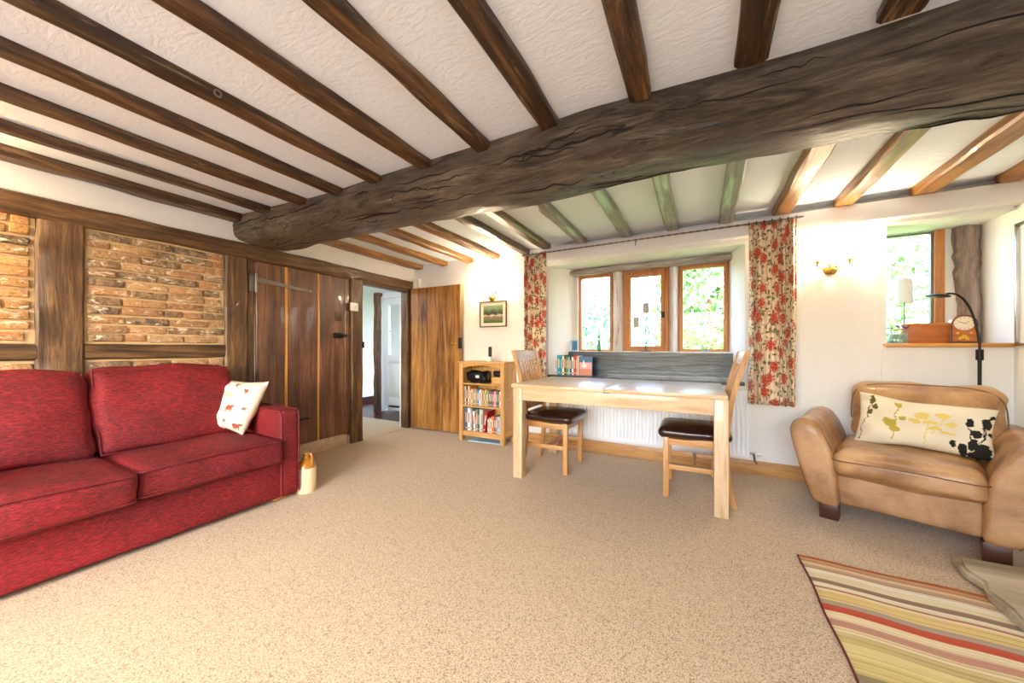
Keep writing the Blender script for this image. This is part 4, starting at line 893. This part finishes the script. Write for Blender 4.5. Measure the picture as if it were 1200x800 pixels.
for k, (dx, dz, m_) in enumerate(((-.035, .11, 'purple'), (.005, .115, 'purple'), (.03, .10, 'pinkp'), (.04, .105, 'purple'), (-.01, .095, 'pinkp'), (.03, .12, 'yellow'))):
    bm = bm_new(); petals(bm, (dx, -.02, dz), .028, 7, .7 if k % 2 else .2, rnd, 1.4); tube(bm, [(dx * .5, 0, .03), (dx, -.01, dz)], .002, 5); obj('tulip', bm, m_, fw, smooth=0)
tag(obj('wooden_box', B(-.108, .108, -.04, .04, 0, .145, bev=.003), 'cherry', loc=(1.443, 3.70, 1.1035)), 'upright reddish wooden box on the pine window shelf beside the clock', 'box')
ck = thing('mantel_clock', 'arched wooden mantel clock with a cream dial on the pine window shelf', 'clock', (1.612, 3.67, 1.1035), -.12); bm = bm_new()
A_ = [(-.058, 0), (.058, 0), (.058, .135)] + [(.058 * math.cos(a), .135 + .058 * math.sin(a)) for a in [PI * k / 14 for k in range(1, 14)]] + [(-.058, .135)]
prism(bm, A_, -.03, .03, 'y'); obj('case', bm, 'cherry', ck); bm = bm_new(); box(bm, -.064, .064, -.035, .035, 0, .012, bev=.002); obj('plinth', bm, 'legwood', ck)
bm = bm_new(); pts = [(.058 * math.cos(a), -.031, .135 + .058 * math.sin(a)) for a in [PI * k / 14 for k in range(15)]]; tube(bm, [(.058, -.031, .01)] + pts + [(-.058, -.031, .01)], .003, 6); obj('edge_band', bm, 'legwood', ck)
bm = bm_new(); lathe(bm, [(0, -.034), (.046, -.034), (.048, -.030)], (0, 0, .137), 28, 'y'); dl = obj('dial', bm, 'cream', ck); M['ink'] = plain('dark_ink', srgb(30, 26, 24), .6)
bm = bm_new()
for k in range(12):
    a = PI * k / 6; box(bm, -.001, .001, -.0355, -.034, .034, .042, rot=Matrix.Rotation(a, 3, 'Y'), at=(0, 0, 0))
for a, L in ((1.0, .022), (-1.15, .032)): box(bm, -.0012, .0012, -.0365, -.0345, -.004, L, rot=Matrix.Rotation(a, 3, 'Y'), at=(0, 0, 0))
for v in bm.verts: v.co.z += .137
obj('clock_hands', bm, 'ink', dl); bm = bm_new(); rnd = random.Random(5)
for cx, cz, r in ((0, .045, .012), (-.03, .07, .006), (.03, .07, .006), (.015, .03, .008), (-.018, .034, .008)):
    for k in range(6):
        a = 2 * PI * k / 6; prism(bm, [(cx, cz), (cx + r * math.cos(a - .3), cz + r * math.sin(a - .3)), (cx + 1.5 * r * math.cos(a), cz + 1.5 * r * math.sin(a)), (cx + r * math.cos(a + .3), cz + r * math.sin(a + .3))], -.0315, -.0295, 'y')
obj('floral_inlay', bm, 'yellow', ck, label='yellow floral inlay')
wl_ = thing('table_lamp', 'slim table lamp with a white drum shade behind the wooden box in the right window', 'lamp', (1.385, 3.84, 1.1035)); bm = bm_new(); lathe(bm, [(0, 0), (.045, 0), (.045, .008), (.006, .014), (.004, .02), (.004, .33)], n=24); obj('stand', bm, 'steel', wl_)
bm = bm_new(); lathe(bm, [(.048, .315), (.042, .50), (.040, .50), (.046, .315)], n=28, caps=False); obj('lamp_shade', bm, 'white', wl_)
bm = bm_new(); tube(bm, bez((1.20, 3.60, 1.104), (1.185, 3.54, 1.11), (1.17, 3.575, 1.0), (1.175, 3.588, .86), 12) + bez((1.175, 3.588, .86), (1.18, 3.588, .6), (1.16, 3.588, .4), (1.18, 3.585, .13), 8)[1:], .003, 6)
tag(obj('lamp_cord', bm, 'white'), 'thin white lamp cord hanging from the left end of the pine shelf', 'cord')

# black floor lamp behind the armchair
fl = thing('floor_lamp', 'black curved reading floor lamp standing behind the leather armchair', 'floor lamp', (1.60, 3.47, 0)); bm = bm_new(); lathe(bm, [(0, 0), (.12, 0), (.12, .012), (.02, .02), (.010, .03)], n=32); obj('base', bm, 'iron', fl)
bm = bm_new(); tube(bm, [(0, 0, .02), (0, 0, 1.0)], .009, 10); obj('pole', bm, 'iron', fl); bm = bm_new(); tube(bm, [(0, 0, .99), (0, 0, 1.06)], .017, 12); obj('joint', bm, 'iron', fl)
bm = bm_new(); tube(bm, [(0, 0, 1.05)] + bez((0, 0, 1.1), (-.02, 0, 1.30), (-.07, -.02, 1.45), (-.165, -.04, 1.43), 18), .0065, 8); obj('gooseneck', bm, 'iron', fl)
bm = bm_new(); lathe(bm, [(0, .012), (.03, .012), (.055, .002), (.056, -.006), (.03, -.010), (0, -.010)], n=24); bmesh.ops.rotate(bm, verts=bm.verts[:], cent=(0, 0, 0), matrix=Matrix.Rotation(.10, 3, 'Y')); bmesh.ops.translate(bm, verts=bm.verts[:], vec=(-.205, -.045, 1.418)); obj('lamp_head', bm, 'iron', fl)

# ------------------------------------------------------------------ armchair
AC = thing('armchair', 'wide tan leather armchair with rolled arms in front of the right window', 'armchair', (.99, 2.76, 0), math.radians(-20.2))
def arm_ring(s, y, sc=1, dz=0, ins=0):
    P_ = [(.27, .095), (.372, .095), (.405, .16), (.445, .28), (.482, .42), (.500, .52), (.492, .575), (.462, .605), (.415, .61), (.372, .585), (.338, .53), (.312, .47), (.288, .40), (.272, .30), (.268, .2)]
    cx, cz = .37, .35
    return [(s * (cx + (x - cx) * sc), y, cz + (z - cz) * sc + (dz * (z - .1) / .5)) for x, z in P_]
def smooth_ring(R, k=3):
    out = []
    n = len(R)
    for i in range(n):
        p0, p1, p2, p3 = [Vector(R[(i + j - 1) % n]) for j in range(4)]
        for q in range(k):
            t_ = q / k; out.append(tuple(.5 * ((2 * p1) + (p2 - p0) * t_ + (2 * p0 - 5 * p1 + 4 * p2 - p3) * t_ * t_ + (3 * p1 - p0 - 3 * p2 + p3) * t_ ** 3)))
    return out
for s in (-1, 1):
    bm = bm_new(); rg = [smooth_ring(arm_ring(s, y, sc, dz)) for y, sc, dz in ((-.022, .35, 0), (-.026, .7, 0), (-.020, .88, 0), (-.004, .975, 0), (.02, 1, 0), (.15, 1.0, -.003), (.3, 1.0, -.006), (.45, 1.0, 0), (.6, .99, .01), (.72, .97, .01), (.76, .9, .01), (.775, .6, .01))]
    loft(bm, rg)
    for v in bm.verts:
        q = v.co * 4; v.co += Vector((noise.noise(q + Vector((s, 0, 0))), 0, noise.noise(q + Vector((3, 1, 1))))) * .007
    a_ = obj('arm', bm, 'leather', AC, smooth=80)
    R = smooth_ring(arm_ring(s, .004, .985)); bm = bm_new(); tube(bm, [Vector(p) for p in R[3:36]], .0035, 6); obj('seam', bm, 'seam', a_)
bm = bm_new(); cushion(bm, (0, .39, .20), (.275, .36, .10), .02, cuts=10, wr=.003, wf=(5, 5, 5)); obj('base', bm, 'leather', AC, smooth=70)
bm = bm_new(); cushion(bm, (0, .285, .365), (.287, .325, .075), .045, (.004, .030, .028), 22, .012, (7, 7, 7), 3); sc_ = obj('seat_cushion', bm, 'leather', AC, smooth=80)
bm = bm_new(); piping(bm, -.292, .292, -.052, .60, .385, .0035, .05, warp=lambda p: Vector((p.x, p.y + (-.022 * (1 - (p.x / .29) ** 2) if p.y < 0 else 0), p.z + .012 * (1 - (p.x / .29) ** 2)))); obj('seam', bm, 'seam', sc_)
bm = bm_new()
def backshape(p, u): return Vector((p.x * (1 + .06 * max(0, u.z)), p.y + .10 * (p.z / .22), p.z))
cushion(bm, (.075, .60, .635), (.315, .085, .19), .075, (.01, .045, .006), 22, .016, (6, 6, 10), 5, backshape); bc = obj('back_cushion', bm, 'leather', AC, smooth=80)
bm = bm_new(); cushion(bm, (.05, .735, .40), (.27, .05, .30), .04, (0, .01, 0), 10, .006, (5, 5, 5), 2); obj('back_frame', bm, 'leather', AC, smooth=70)
bm = bm_new(); pts = []
for k in range(30):
    a = -.25 + (PI + .5) * k / 29; x_ = math.copysign(abs(math.cos(a)) ** .45, math.cos(a)) * .335; z_ = math.copysign(abs(math.sin(a)) ** .6, math.sin(a)) * .17
    pts.append(Vector((.075 + x_ * .97, .545 + .10 * z_ / .22 , .655 + z_)))
tube(bm, pts, .004, 6); obj('seam', bm, 'seam', bc)
for x in (-.31, .31):
    for y in (.045, .70): obj('foot', B(x - .045, x + .045, y - .045, y + .045, 0, .10, bev=.004), 'legwood', AC, label='dark wooden block foot')
# long pillow with flower silhouettes, the print held as a colour attribute of the cloth
def stemline(x0, y0, x1, y1, n=14, r=.005): return [(x0 + (x1 - x0) * k / n + .008 * math.sin(k), y0 + (y1 - y0) * k / n, r, .03) for k in range(n + 1)]
PRINT = [((218, 192, 104), [(.52, .62, .05, .07), (.58, .5, .06, .05), (.47, .5, .04, .05), (.66, .66, .05, .06), (.62, .38, .05, .04), (.72, .5, .04, .05), (.7, .33, .05, .03)] + stemline(.55, .1, .57, .5) + stemline(.6, .3, .68, .62)),
         ((176, 158, 52), [(.30, .40, .045, .08), (.33, .28, .04, .07), (.26, .46, .03, .05), (.38, .52, .03, .05), (.34, .80, .028, .05)] + stemline(.32, .1, .33, .75)),
         ((92, 84, 22), [(.135, .86, .024, .06), (.16, .72, .026, .06), (.12, .60, .022, .05), (.13, .95, .014, .04)] + stemline(.05, .02, .13, .85)),
         ((26, 22, 14), [(.80, .10, .03, .09), (.86, .20, .035, .10), (.92, .12, .05, .12), (.88, .40, .03, .08), (.83, .62, .028, .08), (.93, .66, .03, .10), (.97, .80, .018, .05), (.74, .16, .02, .07), (.90, .02, .08, .07), (.965, .45, .015, .04)] + stemline(.90, .05, .93, .6) + stemline(.86, .2, .83, .6) + stemline(.92, .4, .97, .8))]
def print_colour(u, v):
    q = Vector((u * 22, v * 10, 0)); u2 = u + .014 * noise.noise(q) + .008 * noise.noise(q * 3); v2 = v + .035 * noise.noise(q + Vector((5, 5, 5))) + .02 * noise.noise(q * 3 + Vector((5, 5, 5)))
    c = Vector((224, 212, 184)) * (1 + .05 * noise.noise(Vector((u * 5, v * 3, 2))))
    for col_, pts in PRINT:
        for cx, cy, rx, ry in pts:
            if ((u2 - cx) / rx) ** 2 + ((v2 - cy) / ry) ** 2 < 1: c = Vector(col_); break
    return (min(1, c.x / 255), min(1, c.y / 255), min(1, c.z / 255), 1)
t = NT('flower_silhouette_print'); at = t.n('VertexColor'); at.layer_name = 'print'; t.base(at.outputs['Color']); t.bump(t.noise(t.coord(), 240, 2), .3, .003); M['sil'] = t.set(Roughness=.9)
def ac(x, y, z):
    a = math.radians(-20.2); return (.99 + x * math.cos(a) - y * math.sin(a), 2.76 + x * math.sin(a) + y * math.cos(a), z)
a = math.radians(-20.2); rl = lambda x, y, z: (x * math.cos(a) - y * math.sin(a), x * math.sin(a) + y * math.cos(a), z)
pillow('cushion', .56, .30, .12, ac(.065, .345, .60), rl(1, -.10, -.03), rl(.06, .42, .75), 'sil', 'long cream cushion with dark and yellow flower silhouettes on the leather armchair', 'cushion', 8, lambda u, v: Vector((0, 0, .02 * (u < -.2) * v * (abs(u) - .2) * 2)), 170, print_colour)

# ------------------------------------------------------------------ rug and hearth slab
def sr(p, r, g, b): return (p, srgb(r, g, b))
M['rug'] = stripes('striped_rug_wool', [sr(0, 190, 140, 60), sr(.05, 214, 190, 130), sr(.10, 120, 110, 80), sr(.13, 178, 40, 24), sr(.17, 230, 206, 150), sr(.22, 226, 168, 140), sr(.26, 178, 40, 24), sr(.29, 232, 214, 160), sr(.34, 214, 186, 110), sr(.37, 200, 150, 120), sr(.42, 226, 168, 140), sr(.455, 232, 214, 160), sr(.475, 190, 36, 20),
  sr(.51, 236, 226, 190), sr(.52, 140, 128, 92), sr(.545, 214, 196, 122), sr(.59, 224, 208, 140), sr(.63, 206, 186, 120), sr(.66, 232, 216, 168), sr(.68, 194, 140, 116), sr(.705, 236, 220, 176), sr(.735, 198, 66, 30), sr(.765, 176, 160, 140), sr(.785, 228, 202, 130), sr(.825, 236, 222, 186), sr(.835, 180, 110, 70), sr(.84, 236, 226, 196), sr(.86, 140, 116, 92), sr(.88, 226, 214, 170), sr(.905, 236, 228, 200), sr(.93, 196, 104, 60), sr(.935, 180, 158, 130), sr(.95, 228, 190, 140), sr(.965, 166, 132, 104), sr(.975, 214, 160, 110), sr(.985, 204, 110, 60)])
bm = bm_new(); nx, ny = 20, 60; uvl = bm.loops.layers.uv.new('UVMap'); G = [[bm.verts.new((.44 + .003 * math.sin(j * .4) * (i == 0) + (1.16) * i / nx, .65 + 1.635 * j / ny + .006 * math.sin(i * .9), .007 + .002 * noise.noise(Vector((i * .5, j * .3, 0))))) for j in range(ny + 1)] for i in range(nx + 1)]
for i in range(nx):
    for j in range(ny):
        f = bm.faces.new((G[i][j], G[i + 1][j], G[i + 1][j + 1], G[i][j + 1]))
        for l, (a_, b_) in zip(f.loops, ((i, j), (i + 1, j), (i + 1, j + 1), (i, j + 1))): l[uvl].uv = (a_ / nx, b_ / ny)
rg_ = thing('rug', 'flat striped wool rug in red, cream and ochre at the lower right', 'rug', (1.0, 1.4, .001))
o = obj('weave', bm, 'rug', rg_, loc=(-1.0, -1.4, 0), smooth=80); md = o.modifiers.new('thick', 'SOLIDIFY'); md.thickness = .006; md.offset = -1
bm = bm_new(); tube(bm, [Vector((.438 + .003 * math.sin(j * .4), .65 + 1.635 * j / ny, .006)) for j in range(ny + 1)], .004, 6); obj('edge_binding', bm, 'redpipe', rg_, loc=(-1.0, -1.4, 0))
bm = bm_new(); rnd = random.Random(9); L_ = [(1.09, 2.555), (1.085, 2.50), (1.07, 2.42), (1.085, 2.33), (1.06, 2.25), (1.065, 2.15), (1.055, 2.05), (1.06, 1.9), (1.045, 1.7), (1.06, 1.4), (1.05, 1.0), (1.06, .7), (1.8, .7), (1.8, 2.47), (1.55, 2.53), (1.35, 2.56)]
prism(bm, L_, .012, .052); bmesh.ops.bevel(bm, geom=[e for e in bm.edges if all(v.co.z > .05 for v in e.verts)], offset=.012, segments=2, affect='EDGES')
for v in bm.verts: v.co += Vector((rnd.uniform(-.006, .006), rnd.uniform(-.006, .006), rnd.uniform(-.002, .002) if v.co.z > .03 else 0))
for v in bm.verts:
    if v.co.x > 1.79: v.co.x = 1.79
tag(obj('hearth_slab', bm, 'hearth', smooth=30), 'rough pale stone hearth slab beside the striped rug', 'slab')
